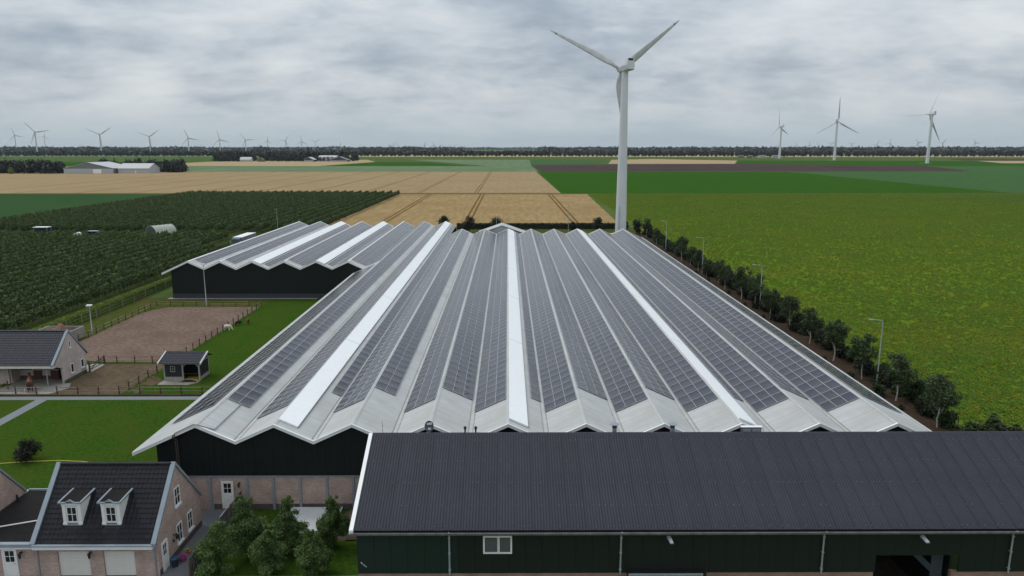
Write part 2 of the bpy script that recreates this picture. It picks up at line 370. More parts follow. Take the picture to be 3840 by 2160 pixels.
wn_ = field('wheat_field', [(-67, 259), (41, 257), (48.5, 447), (-66.6, 447)], 'wheat_near')
wm_ = field('wheat_field', rect(-620, 33, 455, 866), 'wheat_mid')
field('ditch', [(-620, 447), (33, 447), (33, 455), (-620, 455)], 'ditch', -.004)
field('ditch', [(33, 449), (700, 455), (700, 459), (33, 454)], 'ditch', .004)
field('grass_field', rect(-420, -195.5, 255, 447), 'grass_blue')
field('beet_field', [(33.5, 455), (316, 459), (327, 862), (36, 864)], 'beet_bright')
field('beet_field', [(316.3, 459), (760, 463), (1200, 862), (327.3, 862)], 'beet_blue')
field('potato_field', [(46, 262), (49, 449), (480, 452), (430, 262)], 'potato_far')
field('potato_field', [(46.5, 52), (46, 262), (430, 262), (150, 52)], 'potato_soil')
field('fallow_strip', [(205, 395), (300, 368), (420, 372), (470, 446), (360, 448)], 'beet_blue', .004)
field('onion_field', rect(-410, 36, 870, 1130), 'onion_pale')
field('onion_field', [(-30, 1132), (36, 1132), (50, 1720), (-230, 1720)], 'onion_pale')
field('clover_field', [(-290, 1132), (-60, 1132), (-150, 1400), (-260, 1450)], 'beet_bright')
field('stubble_field', [(-600, 1132), (-292, 1132), (-262, 1455), (-330, 1720), (-600, 1480)], 'stubble')
field('grass_field', [(-700, 870), (-412, 870), (-412, 1120), (-800, 1120)], 'onion_pale')
field('grass_field', [(-900, 1122), (-420, 1122), (-600, 1480), (-1000, 1480)], 'beet_bright', -.004)
field('ploughed_field', [(38.5, 872), (560, 878), (640, 1120), (400, 1282), (37, 1205)], 'plough')
field('grass_field', [(37, 1207), (172, 1250), (172, 1500), (45, 1700)], 'beet_blue', -.002)
field('stubble_field', [(176, 1286), (398, 1286), (500, 1600), (360, 1820), (240, 1700)], 'stubble')
field('grass_field', [(400, 1288), (645, 1124), (1300, 1124), (1500, 1500), (505, 1600)], 'beet_bright', -.002)
field('grass_field', [(565, 878), (1200, 870), (1300, 1118), (645, 1118)], 'beet_blue', -.006)
field('stubble_field', [(-2300, 2330), (-700, 2300), (-650, 2800), (-2300, 2900)], 'onion_pale')
field('stubble_field', [(-600, 2260), (2200, 2140), (2400, 2900), (-640, 2900)], 'stubble')
field('stubble_field', [(900, 1330), (1300, 1250), (1700, 1290), (1700, 1480), (1000, 1560)], 'stubble', .004)
field('ploughed_field', [(1000, 1600), (1900, 1500), (1900, 1800), (1100, 1850)], 'plough', .004)
for x0 in (-47.6, -15.6, 25.6):
    for s_ in (-1.0, 1.0): field('tramline', rect(x0 + s_ - .42, x0 + s_ + .42, 262, 445), 'tram', .006, wn_)
for x0 in (-345, -309, -272, -236, -199, -163, -127, -91, -56, -20):
    for s_ in (-.95, .95): field('tramline', rect(x0 + s_ - .32, x0 + s_ + .32, 457, 864), 'tram', .006, wm_)
for y0 in (257.8, 443): field('tramline', rect(-64, 40, y0 + 1, y0 + 1.9), 'tram', .006, wn_)
field('tramline', rect(-300, 32, 458.5, 460), 'tram', .010, wm_)
for pts in ([(88, 224), (80, 234), (80.8, 234.3), (88.8, 224.4)], [(146, 171), (158, 170), (158, 171.2), (146, 172.4)]):
    field('wet_hollow', pts, 'orchard_floor', .006)
# the farmstead
field('lawn', [(-75, 42.5), (-9, 42.5), (-9, 135), (-75, 135)], 'lawn', -.012)
field('rough_grass', [(-75, 79.5), (-63.3, 96), (-63.3, 135), (-75, 135)], 'rough_grass', -.006)
field('rough_grass', rect(-63.4, -44.4, 126.2, 134.2), 'rough_grass', -.006)
field('orchard_ground', rect(-330, -75, 90, 232), 'orchard_floor', -.002)
field('orchard_ground', rect(-195, -64.5, 232, 446), 'orchard_floor', -.002)
field('farm_track', rect(-75, -63, 150, 259), 'dirt', -.001)
field('farm_track', rect(-63, 46, 205, 258), 'rough_grass', -.001)
field('planting_bed', rect(35, 46.2, 50, 240), 'bed_soil', .002)
def blob(pts, jit, n=6):                            # an outline with small irregular steps
    out = []
    for (a, b) in zip(pts, pts[1:] + pts[:1]):
        for k in range(n):
            q = k / n; out.append((a[0] + (b[0] - a[0]) * q + rnd.uniform(-jit, jit), a[1] + (b[1] - a[1]) * q + rnd.uniform(-jit, jit)))
    return out
field('sand_arena', blob([(-63.1, 97.5), (-55.0, 93.2), (-44.6, 93.0), (-44.5, 126.4), (-46.5, 127.0), (-60.6, 126.9), (-62.6, 124.5), (-63.2, 121)], .14), 'sand', .004)
field('dirt_paddock', blob([(-59.4, 80.2), (-45.0, 80.2), (-44.7, 92.3), (-53.2, 92.3), (-53.5, 84.1), (-59.4, 84.1)], .1), 'dirt', .002)
field('dirt_patch', blob([(-44.6, 83.2), (-42.4, 83.6), (-42.3, 85.2), (-44.5, 87)], .25), 'dirt', .003)
field('dirt_patch', blob([(-44.4, 81), (-43.2, 80.7), (-43, 82), (-44.3, 82.4)], .3), 'dirt', .003)
field('brick_path', rect(-75, -28, 78.3, 79.4), 'paving_light', .004)
field('brick_path', [(-53.5, 78.3), (-52.2, 78.3), (-52.2, 66.5), (-53.5, 66.5)], 'paving_light', .008)
field('brick_path', rect(-75, -53.5, 66.5, 67.6), 'paving_light', .006)
field('alley_paving', rect(-23.2, -21.1, 40, 52.95), 'paving', .004)
field('alley_paving', rect(-27.3, -23.2, 50.3, 52.95), 'paving', .004)
field('garage_drive', rect(-60, -9.2, 30, 43.85), 'paving', .002)
field('concrete_apron', rect(-64.2, -36, 133.6, 135.1), 'concrete', .05)
field('concrete_pad', rect(-60.1, -53.95, 84.2, 85.75), 'concrete', .012)
field('concrete_pad', [(-60, 80.3), (-53.3, 80.3), (-52.2, 82.4), (-53, 84.2), (-60, 84.2)], 'concrete', .012)
field('concrete_pad', [(-42.3, 83.55), (-38.6, 83.5), (-37.7, 84.3), (-37.7, 85.3), (-42.3, 85.3)], 'concrete', .012)
field('concrete_pad', rect(-55.4, -53.05, 88.9, 92.2), 'concrete', .012)

# ------------------------------------------------------------------ solar panels
PW, PL, PT = .985, 1.645, .04                       # across the slope, along the ridge, thickness
def panel_geo(pid):
    w, l, t, b = PW / 2 - .007, PL / 2 - .007, PT, .018
    v = [(-w, -l, 0), (w, -l, 0), (w, l, 0), (-w, l, 0), (-w, -l, t), (w, -l, t), (w, l, t), (-w, l, t),
         (-w + b, -l + b, t - .004), (w - b, -l + b, t - .004), (w - b, l - b, t - .004), (-w + b, l - b, t - .004)]
    f = [(0, 1, 5, 4), (1, 2, 6, 5), (2, 3, 7, 6), (3, 0, 4, 7), (4, 5, 9, 8), (5, 6, 10, 9), (6, 7, 11, 10), (7, 4, 8, 11), (8, 9, 10, 11)]
    mi = [0] * 8 + [1]
    uv = [(pid + .5, .5)] * 32 + [(pid + .0005, 0), (pid + .9995, 0), (pid + .9995, 1), (pid + .0005, 1)]
    return v, f, mi, uv
PM = []
for k in range(14):
    v, f, mi, uv = panel_geo(k); PM.append(mesh_np('solar_panel', v, np.array(f), [MT['alu'], MT['cells']], mi, False, uv))
CAMP = Vector((0, 0, 28.07))
class Roof:
    """the panels of one building: the 300 nearest as objects, the rest joined"""
    def __init__(s, root): s.root = root; s.items = []
    def array(s, xr, side, y0, y1, cols, d0, zr, slope=.46):
        # xr ridge X; side -1 left slope, +1 right slope; d0 distance of the first column from the ridge measured down the slope
        c = 1 / math.sqrt(1 + slope * slope); sn = slope * c
        for k in range(cols):
            d = d0 + (k + .5) * PW
            x = xr + side * d * c; z = zr - d * sn + .075
            n = int((y1 - y0) / PL)
            for j in range(n):
                y = y0 + (j + .5) * PL
                s.items.append((Vector((x, y, z)), side * math.atan(slope)))
    def done(s, n=300):
        def key(it):
            return (it[0] - CAMP).length
        s.items.sort(key=key)
        for i, (p, a) in enumerate(s.items[:n]): piece('solar_panel', PM[rnd.randrange(14)], p, s.root, (0, a, 0))
        rest = s.items[n:]
        if not rest: return
        V = []; UV = []; base, f0, mi0, _ = panel_geo(0); base = np.array(base); f0 = np.array(f0); m = len(rest)
        F = (f0[None] + (np.arange(m) * 12)[:, None, None]).reshape(-1, 4)
        for i, (p, a) in enumerate(rest):
            ca, sa = math.cos(a), math.sin(a)
            q = base.copy(); q[:, 0] = base[:, 0] * ca + base[:, 2] * sa; q[:, 2] = -base[:, 0] * sa + base[:, 2] * ca
            V.append(q + np.array(p)); UV.append(panel_geo(i % 997)[3])
        V = np.concatenate(V); o = V.mean(0)
        me = mesh_np('solar_panels', V - o, F, [MT['alu'], MT['cells']], np.tile(mi0, m), False, np.array(UV).reshape(-1, 2))
        ob = bpy.data.objects.new('solar_panels', me); place(ob, o, s.root); ob['kind'] = 'stuff'

# ------------------------------------------------------------------ the two saw-roofed halls
SL = .46; ZR, ZV = 7.2, 5.82
def slope_part(root, xr, side, run, y0, y1, zr=ZR, name='roof_slope', m='roof_pale', th=.1, flat=0.0):
    xe = xr + side * run; ze = zr - SL * run
    pts = [(xr, y0, zr), (xe, y0, ze), (xe, y0, ze - th), (xr, y0, zr - th)]
    return MB().prism(pts if side < 0 else pts, (0, y1 - y0, 0)).build(name, MT[m], root)
def verge(root, segs, y, name='verge_trim', h=.2, d=.12):
    # white band along a stepped line of (x,z) points at the front edge
    for (a, b) in zip(segs[:-1], segs[1:]):
        MB().prism([(a[0], y - d, a[1] + .055), (b[0], y - d, b[1] + .055), (b[0], y - d, b[1] - h), (a[0], y - d, a[1] - h)], (0, d + .03, 0)).build(name, MT['white_trim'], root)
        MB().prism([(a[0], y - d - .03, a[1] + .075), (b[0], y - d - .03, b[1] + .075), (b[0], y - d - .03, b[1] - .03), (a[0], y - d - .03, a[1] - .03)], (0, .028, 0)).build('verge_lip', MT['white_trim'], root)
def white_strip(root, xr, side, y0, y1, run=1.5):
    c = 1 / math.sqrt(1 + SL * SL); nx, nz = side * SL * c, c
    o = lambda d, h: (xr + side * d + nx * h, ZR - SL * d + nz * h)
    p = [o(.04, .02), o(run, .02), o(run, .15), o(.04, .15)]
    w = MB().prism([(q[0], y0, q[1]) for q in p], (0, y1 - y0, 0)).build('skylight_strip', MT['skylight'], root)
    a = o(run + .06, .03); MB().bar((a[0], y0, a[1]), (a[0], y1, a[1]), .05, .1).build('flashing', MT['gutter_grey'], w)
    for yy in np.arange(y0 + 24, y1 - 5, 24):
        a, b = o(.04, .156), o(run, .156); MB().bar((a[0], yy, a[1]), (b[0], yy, b[1]), .05, .015).build('joint', MT['roof_pale'], w)
    return w
hall = empty('storage_hall', (3, 120, 0), 'huge storage hall with zigzag pale roof, black gables and solar panels behind the corrugated barn', 'hall')
back_hall = empty('storage_hall', (-45, 173, 0), 'wide black storage hall with zigzag solar roof behind the sand arena', 'hall')
RID = [-24 + 6 * i for i in range(10)]
Y0, Y1, YB0, YB1 = 52.6, 188.8, 134.2, 208.5
RF = Roof(hall); RB = Roof(back_hall)
cells3 = .2
for i, x in enumerate(RID):
    ye = YB1 if x <= -18 else Y1
    if x == -24:
        slope_part(hall, x, -1, 5.0, Y0, YB0 - .02); slope_part(back_hall, x - .001, -1, 3.0, YB0, YB1)
    else: slope_part(hall, x, -1, 3.0, Y0, ye if x != -18 else YB1)
    slope_part(hall, x, 1, 5.1 if x == 30 else 3.0, Y0, ye)
    MB().prism([(x - .15, Y0, ZR - .03), (x, Y0, ZR + .04), (x + .15, Y0, ZR - .03)], (0, ye - Y0, 0)).build('ridge_cap', MT['roof_pale'], hall)
    if i:
        xv = x - 3
        MB().box(xv - .16, xv + .16, Y0 + .05, ye, ZV - .02, ZV + .065).build('valley_gutter', MT['roof_pale'], hall)
        for s_ in (-.19, .19): MB().box(xv + s_ - .03, xv + s_ + .03, Y0 + .05, ye, ZV + .05, ZV + .125).build('gutter_edge', MT['gutter_grey'], hall)
zz = [(-29, 4.9)]
for i, x in enumerate(RID): zz += [(x, ZR)] + ([(x + 3, ZV)] if i < 9 else [(35.1, 4.86)])
verge(hall, zz, Y0)
for x0, x1, ya in ((-29.06, -28.86, YB0), (34.96, 35.16, Y1)):
    MB().box(x0, x1, Y0, ya, 4.78, 4.97).build('eaves_gutter', MT['roof_pale'], hall)
gw = [(-27.3, 52.9, 2.85)] + [(-27.3, 52.9, 5.54)]
for i, x in enumerate(RID): gw += [(x, 52.9, ZR - .14)] + ([(x + 3, 52.9, ZV - .14)] if i < 9 else [(33.4, 52.9, 5.5)])
gw += [(33.4, 52.9, 2.85)]
g_ = MB().prism(gw, (0, .2, 0)).build('gable_wall', MT['black_cladding'], hall)
for xx in np.arange(-26.8, -9, .5):
    zt_ = min(ZR - SL * min(abs(xx - r) for r in RID) - .3, 9)
    MB().box(xx - .02, xx + .02, 52.885, 52.905, 2.9, zt_).build('cladding_rib', MT['black_cladding'], g_)
MB().box(-27.3, 33.4, 52.93, 53.13, 0, 2.76).build('brick_wall', MT['brick'], hall)
MB().box(-27.32, 33.42, 52.86, 53.1, 2.76, 2.85).build('sill_beam', MT['steel_grey'], hall)
MB().box(-23.2, -9, 52.90, 52.93, 0, .46).build('plinth', MT['brick_dark'], hall)
for x in (-25.6, -23.4, -20.5, -18.44, -16.35, -14.26, -12.17, -10.1): MB().box(x - .1, x + .1, 52.84, 52.925, 0, 2.755).build('pilaster', MT['steel_grey'], hall)
MB().box(-27.3, -27.1, 53.13, YB0, 0, 5.5).build('side_wall', MT['black_cladding'], hall)
MB().box(33.2, 33.4, 53.13, Y1, 0, 5.4).build('side_wall', MT['black_cladding'], hall)
for x0, x1, yy in ((-26.9, -15, YB1 - .3), (-15, 33.4, Y1 - .3)): MB().box(x0, x1, yy - .2, yy, 0, 5.5).build('rear_wall', MT['black_cladding'], hall)
# door in the brick wall
def window(parent, O, U, Nn, w, h, cols=2, rows=2, fm='white_paint', gm='glass', fw=.075, name='window', sill=True, dep=.05):
    b = MB(O, U, Nn)
    b.box(0, w, 0, dep, 0, fw).box(0, w, 0, dep, h - fw, h).box(0, fw, 0, dep, fw, h - fw).box(w - fw, w, 0, dep, fw, h - fw)
    wo = b.build(name, MT[fm], parent)
    iw, ih = (w - 2 * fw) / cols, (h - 2 * fw) / rows
    for i in range(cols):
        for j in range(rows): MB(O, U, Nn).box(fw + i * iw, fw + (i + 1) * iw, .004, .015, fw + j * ih, fw + (j + 1) * ih).build('pane', MT[gm], wo)
    m = MB(O, U, Nn)
    for i in range(1, cols): m.box(fw + i * iw - .018, fw + i * iw + .018, .016, dep - .008, fw, h - fw)
    for j in range(1, rows): m.box(fw, w - fw, .016, dep - .012, fw + j * ih - .018, fw + j * ih + .018)
    if m.v: m.build('glazing_bar', MT[fm], wo)
    if sill: MB(O, U, Nn).box(-.05, w + .05, -.01, .14, -.13, -.003).build('sill', MT['concrete_pale'], wo)
    return wo
def door(parent, O, U, Nn, w, h, glass_h=.95, m='white_paint', cols=2, rows=2, name='door'):
    b = MB(O, U, Nn); fw = .09
    b.box(0, fw, 0, .07, 0, h).box(w - fw, w, 0, .07, 0, h).box(fw, w - fw, 0, .07, h - fw, h)
    d = b.build(name, MT[m], parent)
    MB(O, U, Nn).box(fw, w - fw, .005, .035, .0, h - fw - glass_h).build('door_panel', MT[m], d)
    g0 = h - fw - glass_h; st = .1
    lf = MB(O, U, Nn); lf.box(fw, fw + st, .005, .04, g0, h - fw).box(w - fw - st, w - fw, .005, .04, g0, h - fw).box(fw + st, w - fw - st, .005, .04, h - fw - st, h - fw).box(fw + st, w - fw - st, .005, .042, g0, g0 + .05)
    lf.build('door_leaf', MT[m], d)
    x0, x1, z0, z1 = fw + st, w - fw - st, g0 + .05, h - fw - st
    for i in range(cols):
        for j in range(rows):
            MB(O, U, Nn).box(x0 + (x1 - x0) * i / cols, x0 + (x1 - x0) * (i + 1) / cols, .008, .016, z0 + (z1 - z0) * j / rows, z0 + (z1 - z0) * (j + 1) / rows).build('pane', MT['glass'], d)
    gb = MB(O, U, Nn)
    for i in range(1, cols): gb.box(x0 + (x1 - x0) * i / cols - .016, x0 + (x1 - x0) * i / cols + .016, .018, .038, z0, z1)
    for j in range(1, rows): gb.box(x0, x1, .018, .036, z0 + (z1 - z0) * j / rows - .016, z0 + (z1 - z0) * j / rows + .016)
    gb.build('glazing_bar', MT[m], d)
    MB(O, U, Nn).tube((w - fw - .06, .04, h * .46), (w - fw - .06, .1, h * .46), .02, n=6).bar((w - fw - .17, .1, h * .46), (w - fw - .04, .1, h * .46), .02, .025).build('handle', MT['galv'], d)
    return d
def wall_lamp(parent, O, U, Nn, s=1.):
    b = MB(O, U, Nn)
    b.tube((0, 0, 0), (0, .03, 0), .06 * s, n=8).bar((0, .02, 0), (0, .2 * s, .1 * s), .025, .025)
    b.lathe((0, .2 * s, -.28 * s), [(.05 * s, 0), (.085 * s, .24 * s), (.11 * s, .26 * s), (.02 * s, .36 * s)], 6)
    return b.build('wall_lamp', MT['black_metal'], parent)
door(hall, (-22.52, 52.9, .1), (1, 0, 0), (0, -1, 0), .95, 2.3)
wall_lamp(hall, (-21.08, 52.9, 2.25), (1, 0, 0), (0, -1, 0), 1.1)
MB().path([(-25.6, 52.3, 6.5), (-25.7, 52.3, 6.3), (-25.72, 52.75, 5.9), (-25.72, 52.8, 3.0)], .045).path([(-25.5, 52.3, 6.55), (-25.56, 52.3, 6.3), (-25.58, 52.75, 5.9), (-25.58, 52.8, 3.0)], .035).build('cable_duct', MT['bark'], hall)
MB().path([(-25.6, 52.45, 6.55), (-24.1, 52.45, 7.27), (-23.8, 52.5, 7.22), (-22.7, 52.9, 6.68), (-22.7, 58.6, 6.66)], .045).build('cable_duct', MT['gutter_grey'], hall)
# panels and skylight strips of the front hall
for x in RID:
    ye = YB1 - 1 if x <= -18 else Y1 - .8
    if x == -24: RF.array(x, -1, 57.3, YB0 - 1.5, 4, .55, ZR); RB.array(x, -1, 136.2, YB1 - 1, 3, cells3, ZR)
    else: RF.array(x, -1, 58.4 if x > -18 else 57.0, ye, 3, cells3, ZR)
    if x in (-18, 0, 18):
        white_strip(hall, x, 1, 53.55, ye + .3); RF.array(x, 1, 61.0 if x != -18 else 62.6, ye, 1, 2.22, ZR)
    elif x == -24: RF.array(x, 1, 58.6, ye, 2, .22, ZR)
    elif x == -12: RF.array(x, 1, 61.5, ye, 2, .16, ZR)
    elif x == 30: RF.array(x, 1, 59.8, ye, 4, .95, ZR)
    else: RF.array(x, 1, 61.4, ye, 3, cells3, ZR)
RF.done(300)
# ------------------------------------------------------------------ back hall
BR = [-60, -54, -48, -42, -36, -30]
for i, x in enumerate(BR):
    slope_part(back_hall, x, -1, 5.0 if i == 0 else 3.0, YB0, YB1); slope_part(back_hall, x, 1, 3.0, YB0, YB1)
    MB().prism([(x - .2, YB0, ZR - .05), (x, YB0, ZR + .045), (x + .2, YB0, ZR - .05)], (0, YB1 - YB0, 0)).build('ridge_cap', MT['white_trim'], back_hall)
    xv = x + 3; MB().box(xv - .16, xv + .16, YB0 + .05, YB1, ZV - .02, ZV + .065).build('valley_gutter', MT['roof_pale'], back_hall)
verge(back_hall, [(-65, 4.9)] + sum([[(x, ZR), (x + 3, ZV)] for x in BR], []), YB0, h=.3)
gw = [(-63.4, YB0 + .3, .9), (-63.4, YB0 + .3, 5.4)] + sum([[(x, YB0 + .3, ZR - .14), (x + 3, YB0 + .3, ZV - .14)] for x in BR], []) + [(-27.1, YB0 + .3, .9)]
MB().prism(gw, (0, .2, 0)).build('gable_wall', MT['black_cladding'], back_hall)
MB().box(-63.42, -27.1, YB0 + .27, YB0 + .5, .05, .9).build('plinth', MT['tarp_dark'], back_hall)
MB().box(-63.4, -63.2, YB0 + .5, YB1, 0, 5.4).build('side_wall', MT['black_cladding'], back_hall)
MB().box(-63.4, -18.2, YB1 - .5, YB1 - .3, 0, 5.4).build('rear_wall', MT['black_cladding'], back_hall)
MB().box(-65.06, -64.9, YB0, YB1, 4.78, 4.95).build('eaves_gutter', MT['white_trim'], back_hall)
for x in BR:
    if x in (-48, -36): white_strip(back_hall, x, 1, YB0 + .25, YB1 - .6); RB.array(x, 1, 135.6, YB1 - 1, 1, 2.05, ZR)
    elif x == -60: RB.array(x, 1, 136.7, YB1 - 1, 2, .32, ZR)
    else: RB.array(x, 1, 136.5, YB1 - 1, 3 if x != -54 else 2, .2, ZR)
    if x > -55: RB.array(x, -1, 136.4, YB1 - 1, 3, cells3, ZR)
RB.done(300)
# pale annex behind the front hall
an = empty('annex_shed', (-1.5, 198, 0), 'low annex with pale pitched roof just behind the far end of the zigzag hall', 'shed')
for s_ in (-1, 1): MB().prism([(-1.6, 191.9, 7.75), (-1.6 + s_ * 6.4, 191.9, 5.5), (-1.6 + s_ * 6.4, 191.9, 5.41), (-1.6, 191.9, 7.66)], (0, 7.3, 0)).build('roof_slope', MT['roof_pale'], an)
MB().prism([(-7.7, 192.1, 0), (4.5, 192.1, 0), (4.5, 192.1, 5.2), (-1.6, 192.1, 7.6), (-7.7, 192.1, 5.2)], (0, .15, 0)).build('front_wall', MT['roof_pale'], an)
MB().prism([(-8.9, 199, 0), (5.7, 199, 0), (5.7, 199, 5.0), (-1.6, 199, 7.55), (-8.9, 199, 5.0)], (0, .15, 0)).build('rear_wall', MT['steel_grey'], an)
for x in (-8.9, 5.5): MB().box(x, x + .2, 192, 199, 0, 5.0).build('side_wall', MT['steel_grey'], an)
an2 = empty('flat_shed', (30, 196.5, 0), 'small flat-roofed shed beside the foot of the tall wind turbine', 'shed')
MB().box(26.3, 29.6, 193.5, 198, 0, 4.6).build('wall', MT['steel_grey'], an2); MB().box(26.1, 29.8, 193.3, 198.2, 4.6, 4.9).build('roof', MT['white_trim'], an2)
# ------------------------------------------------------------------ corrugated barn in front
mk('gutter_dark', (.10, .095, .09), .7, .3, 2)
mk('far_dark_box', (.09, .09, .095), .6, .1)
mk('felt', (.018, .017, .017), .95, .2, 3, spec=.1)
barn = empty('corrugated_barn', (13.5, 45, 0), 'long barn with dark corrugated roof, white verge and dark green cladding in the foreground', 'barn')
BX0, BX1, BE, BRY, BRZ, BEZ = -9.17, 36.3, 39.0, 45.82, 9.14, 5.95
bs = (BRZ - BEZ) / (BRY - BE); bl = math.hypot(BRY - BE, BRZ - BEZ); ba = math.atan(bs)
def corrugated_sheet(waves=6, pitch=.177, L=3.8, amp=.019):
    v = []; f = []; n = waves * 8
    for j, y in enumerate((0, L)):
        for i in range(n + 1): v.append((i * pitch / 8, y, amp * math.sin(2 * math.pi * i / 8) + .02 * (1 - i / n)))
    for i in range(n): f.append((i, i + 1, n + 2 + i, n + 1 + i))
    k = len(v)
    for i in range(n + 1): x, y, z = v[i]; v += [(x, y, z), (x, y, z - .012)]
    for i in range(n): f.append((k + 2 * i + 1, k + 2 * i + 3, k + 2 * i + 2, k + 2 * i))
    return mesh_np('roof_sheet', v, np.array(f), MT['corrugated'], None, True)
rs = corrugated_sheet(6, .177, bl + .06)
for i in range(43):
    for j in range(1):
        d = .02; x = BX0 + .1 + i * 1.055
        piece('roof_sheet', rs, (x, BE - .08 + d * math.cos(ba), BEZ + .07 + d * math.sin(ba) + .012 * j), barn, (ba, 0, 0))
MB().prism([(BX0 + .1, BE, BEZ), (BX0 + .1, BRY, BRZ), (BX0 + .1, BRY, BRZ - .1), (BX0 + .1, BE, BEZ - .1)], (BX1 - BX0 - .2, 0, 0)).build('roof_deck', MT['black_metal'], barn)
MB().prism([(BX0, BRY + .02, BRZ + .05), (BX0, 52.25, BRZ - (52.25 - BRY) * bs), (BX0, 52.25, BRZ - .15 - (52.25 - BRY) * bs), (BX0, BRY + .02, BRZ - .1)], (BX1 - BX0, 0, 0)).build('rear_slope', MT['corrugated'], barn)
fx = MB()
for j, d in enumerate((.25, 1.75, 3.45, 5.2, 6.95)):
    for i in range(128):
        if rnd.random() < .5: continue
        x = BX0 + .19 + i * .354; y = BE - .08 + d * math.cos(ba); z = BEZ + .125 + d * math.sin(ba); fx.box(x - .015, x + .015, y - .015, y + .015, z - .03, z)
fx.build('roof_fixings', MT['steel_grey'], barn, kind='stuff')
for i in range(22):                                  # ridge cap pieces, each lapping the next
    x = BX0 - .02 + i * 2.08
    MB().prism([(x, BRY - .26, BRZ - .02), (x, BRY - .05, BRZ + .115), (x, BRY + .12, BRZ + .115), (x, BRY + .3, BRZ)], (2.1, 0, 0)).build('ridge_cap', MT['corrugated'], barn)
MB().prism([(BX0 - .16, BE - .12, BEZ + .13), (BX0 - .16, BRY, BRZ + .14), (BX0 - .16, BRY, BRZ - .16), (BX0 - .16, BE - .12, BEZ - .14)], (.24, 0, 0)).build('verge_board', MT['white_trim'], barn)
MB().box(BX0 - .1, BX1, BE - .24, BE - .1, BEZ - .15, BEZ - .04).build('gutter', MT['gutter_dark'], barn)
MB().box(BX0 - .1, BX1, BE - .1, BE + .28, BEZ - .2, BEZ - .1).build('soffit', MT['black_metal'], barn)
cx = -9.0; k = 0
WY = 39.3
for k in range(46):                                  # upright cladding panels with narrow joints
    x0 = -9.0 + k; m_ = 'green_cladding_fresh' if x0 < -3.55 else 'green_cladding'
    zb = 3.03
    if 22.0 <= x0 + .5 <= 26.6: zb = 4.12
    MB().box(x0 + .006, x0 + .994, WY - (.0 if k % 2 else .006), WY + .08, zb, BEZ - .12).build('cladding_panel', MT[m_], barn)
MB().box(-9.0, 21.93, WY + .02, WY + .3, 0, 3.02).build('brick_wall', MT['brick_red'], barn); MB().box(26.63, 36.3, WY + .02, WY + .3, 0, 3.02).build('brick_wall', MT['brick_red'], barn)
MB().prism([(-9.0, WY + .3, 0), (-9.0, 52.2, 0), (-9.0, 52.2, 6.0), (-9.0, BRY, BRZ - .2), (-9.0, WY + .08, BEZ - .12)], (.2, 0, 0)).build('gable_wall', MT['green_cladding_fresh'], barn)
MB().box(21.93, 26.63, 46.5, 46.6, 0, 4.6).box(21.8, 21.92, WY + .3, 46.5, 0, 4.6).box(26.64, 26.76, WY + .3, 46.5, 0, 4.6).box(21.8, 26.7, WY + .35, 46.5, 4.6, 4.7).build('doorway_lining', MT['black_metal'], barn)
MB().box(21.8, 26.75, 39.2, 46.5, 0, .02).build('doorway_floor', MT['earth'], barn)
ch = MB(); ch.bar((24.3, 40.2, 4.1), (26.3, 40.2, 2.2), .8, .12).bar((24.3, 39.75, 4.25), (26.3, 39.75, 2.35), .06, .35).build('sloping_chute', MT['tarp_dark'], barn)
MB().box(25.6, 26.3, 39.7, 39.8, 0, 4.1).build('sliding_door_edge', MT['tarp_dark'], barn)
for i, x in enumerate((-3.5, 6.68, 18.72, 29.96)):
    p = MB().tube((x, WY - .12, 3.0), (x, WY - .12, 5.78), .055, n=8).tube((x, WY - .12, 5.76), (x, BE - .16, 5.9), .05, n=8).build('downpipe', MT['galv'], barn, smooth=True)
    for z in (3.3, 4.4, 5.4): MB().box(x - .075, x + .075, WY - .19, WY, z, z + .04).build('pipe_bracket', MT['galv'], p)
w_ = window(barn, (-1.5, WY - .004, 4.33), (1, 0, 0), (0, -1, 0), 1.72, 1.16, 2, 1, gm='glass_grey', sill=False, fw=.1)
MB().box(-.6, -.52, WY - .07, WY - .056, 4.42, 5.4).build('sash_frame', MT['white_paint'], w_)
for x in (9.46, 24.44):
    lo = MB().bar((x - .1, WY, 5.6), (x - .02, WY - .35, 5.62), .06, .06)
    lo.hexa([(x - .14, WY - .3, 5.5), (x + .12, WY - .3, 5.5), (x + .2, WY - .8, 5.38), (x - .02, WY - .8, 5.38), (x - .12, WY - .3, 5.62), (x + .1, WY - .3, 5.62), (x + .16, WY - .8, 5.46), (x + .02, WY - .8, 5.46)])
    l2 = lo.build('area_light', MT['galv'], barn); MB().box(x - .13, x + .02, WY - .32, WY - .1, 5.52, 5.66).build('sensor', MT['plastic_blue'], l2)
MB().bar((-8.75, WY - .06, 3.75), (-8.45, WY - .06, 3.5), .05, .05).tube((-8.75, WY - .02, 3.7), (-8.75, WY - .1, 3.82), .04, n=6).build('wall_bracket', MT['galv'], barn)
# glazed lean-to at the foot of the wall
lt = empty('glazed_screen', (9.3, 38.8, 0), 'dark glazed screen with pale frame at the foot of the corrugated barn', 'screen')
MB().box(7.1, 11.5, 38.62, 38.74, 3.26, 3.34).build('top_rail', MT['galv'], lt)
for x in (7.12, 8.19, 9.26, 10.33, 11.4): MB().box(x, x + .06, 38.64, 38.72, 0, 3.255).build('post', MT['galv'], lt)
for i in range(4): MB().box(7.18 + i * 1.07, 8.19 + i * 1.07, 38.67, 38.69, .05, 3.25).build('pane', MT['glass_grey'] if i == 9 else MT['glass'], lt)
MB().box(7.1, 11.75, 38.8, 39.28, 0, 3.25).build('dark_backing', MT['black_metal'], lt)
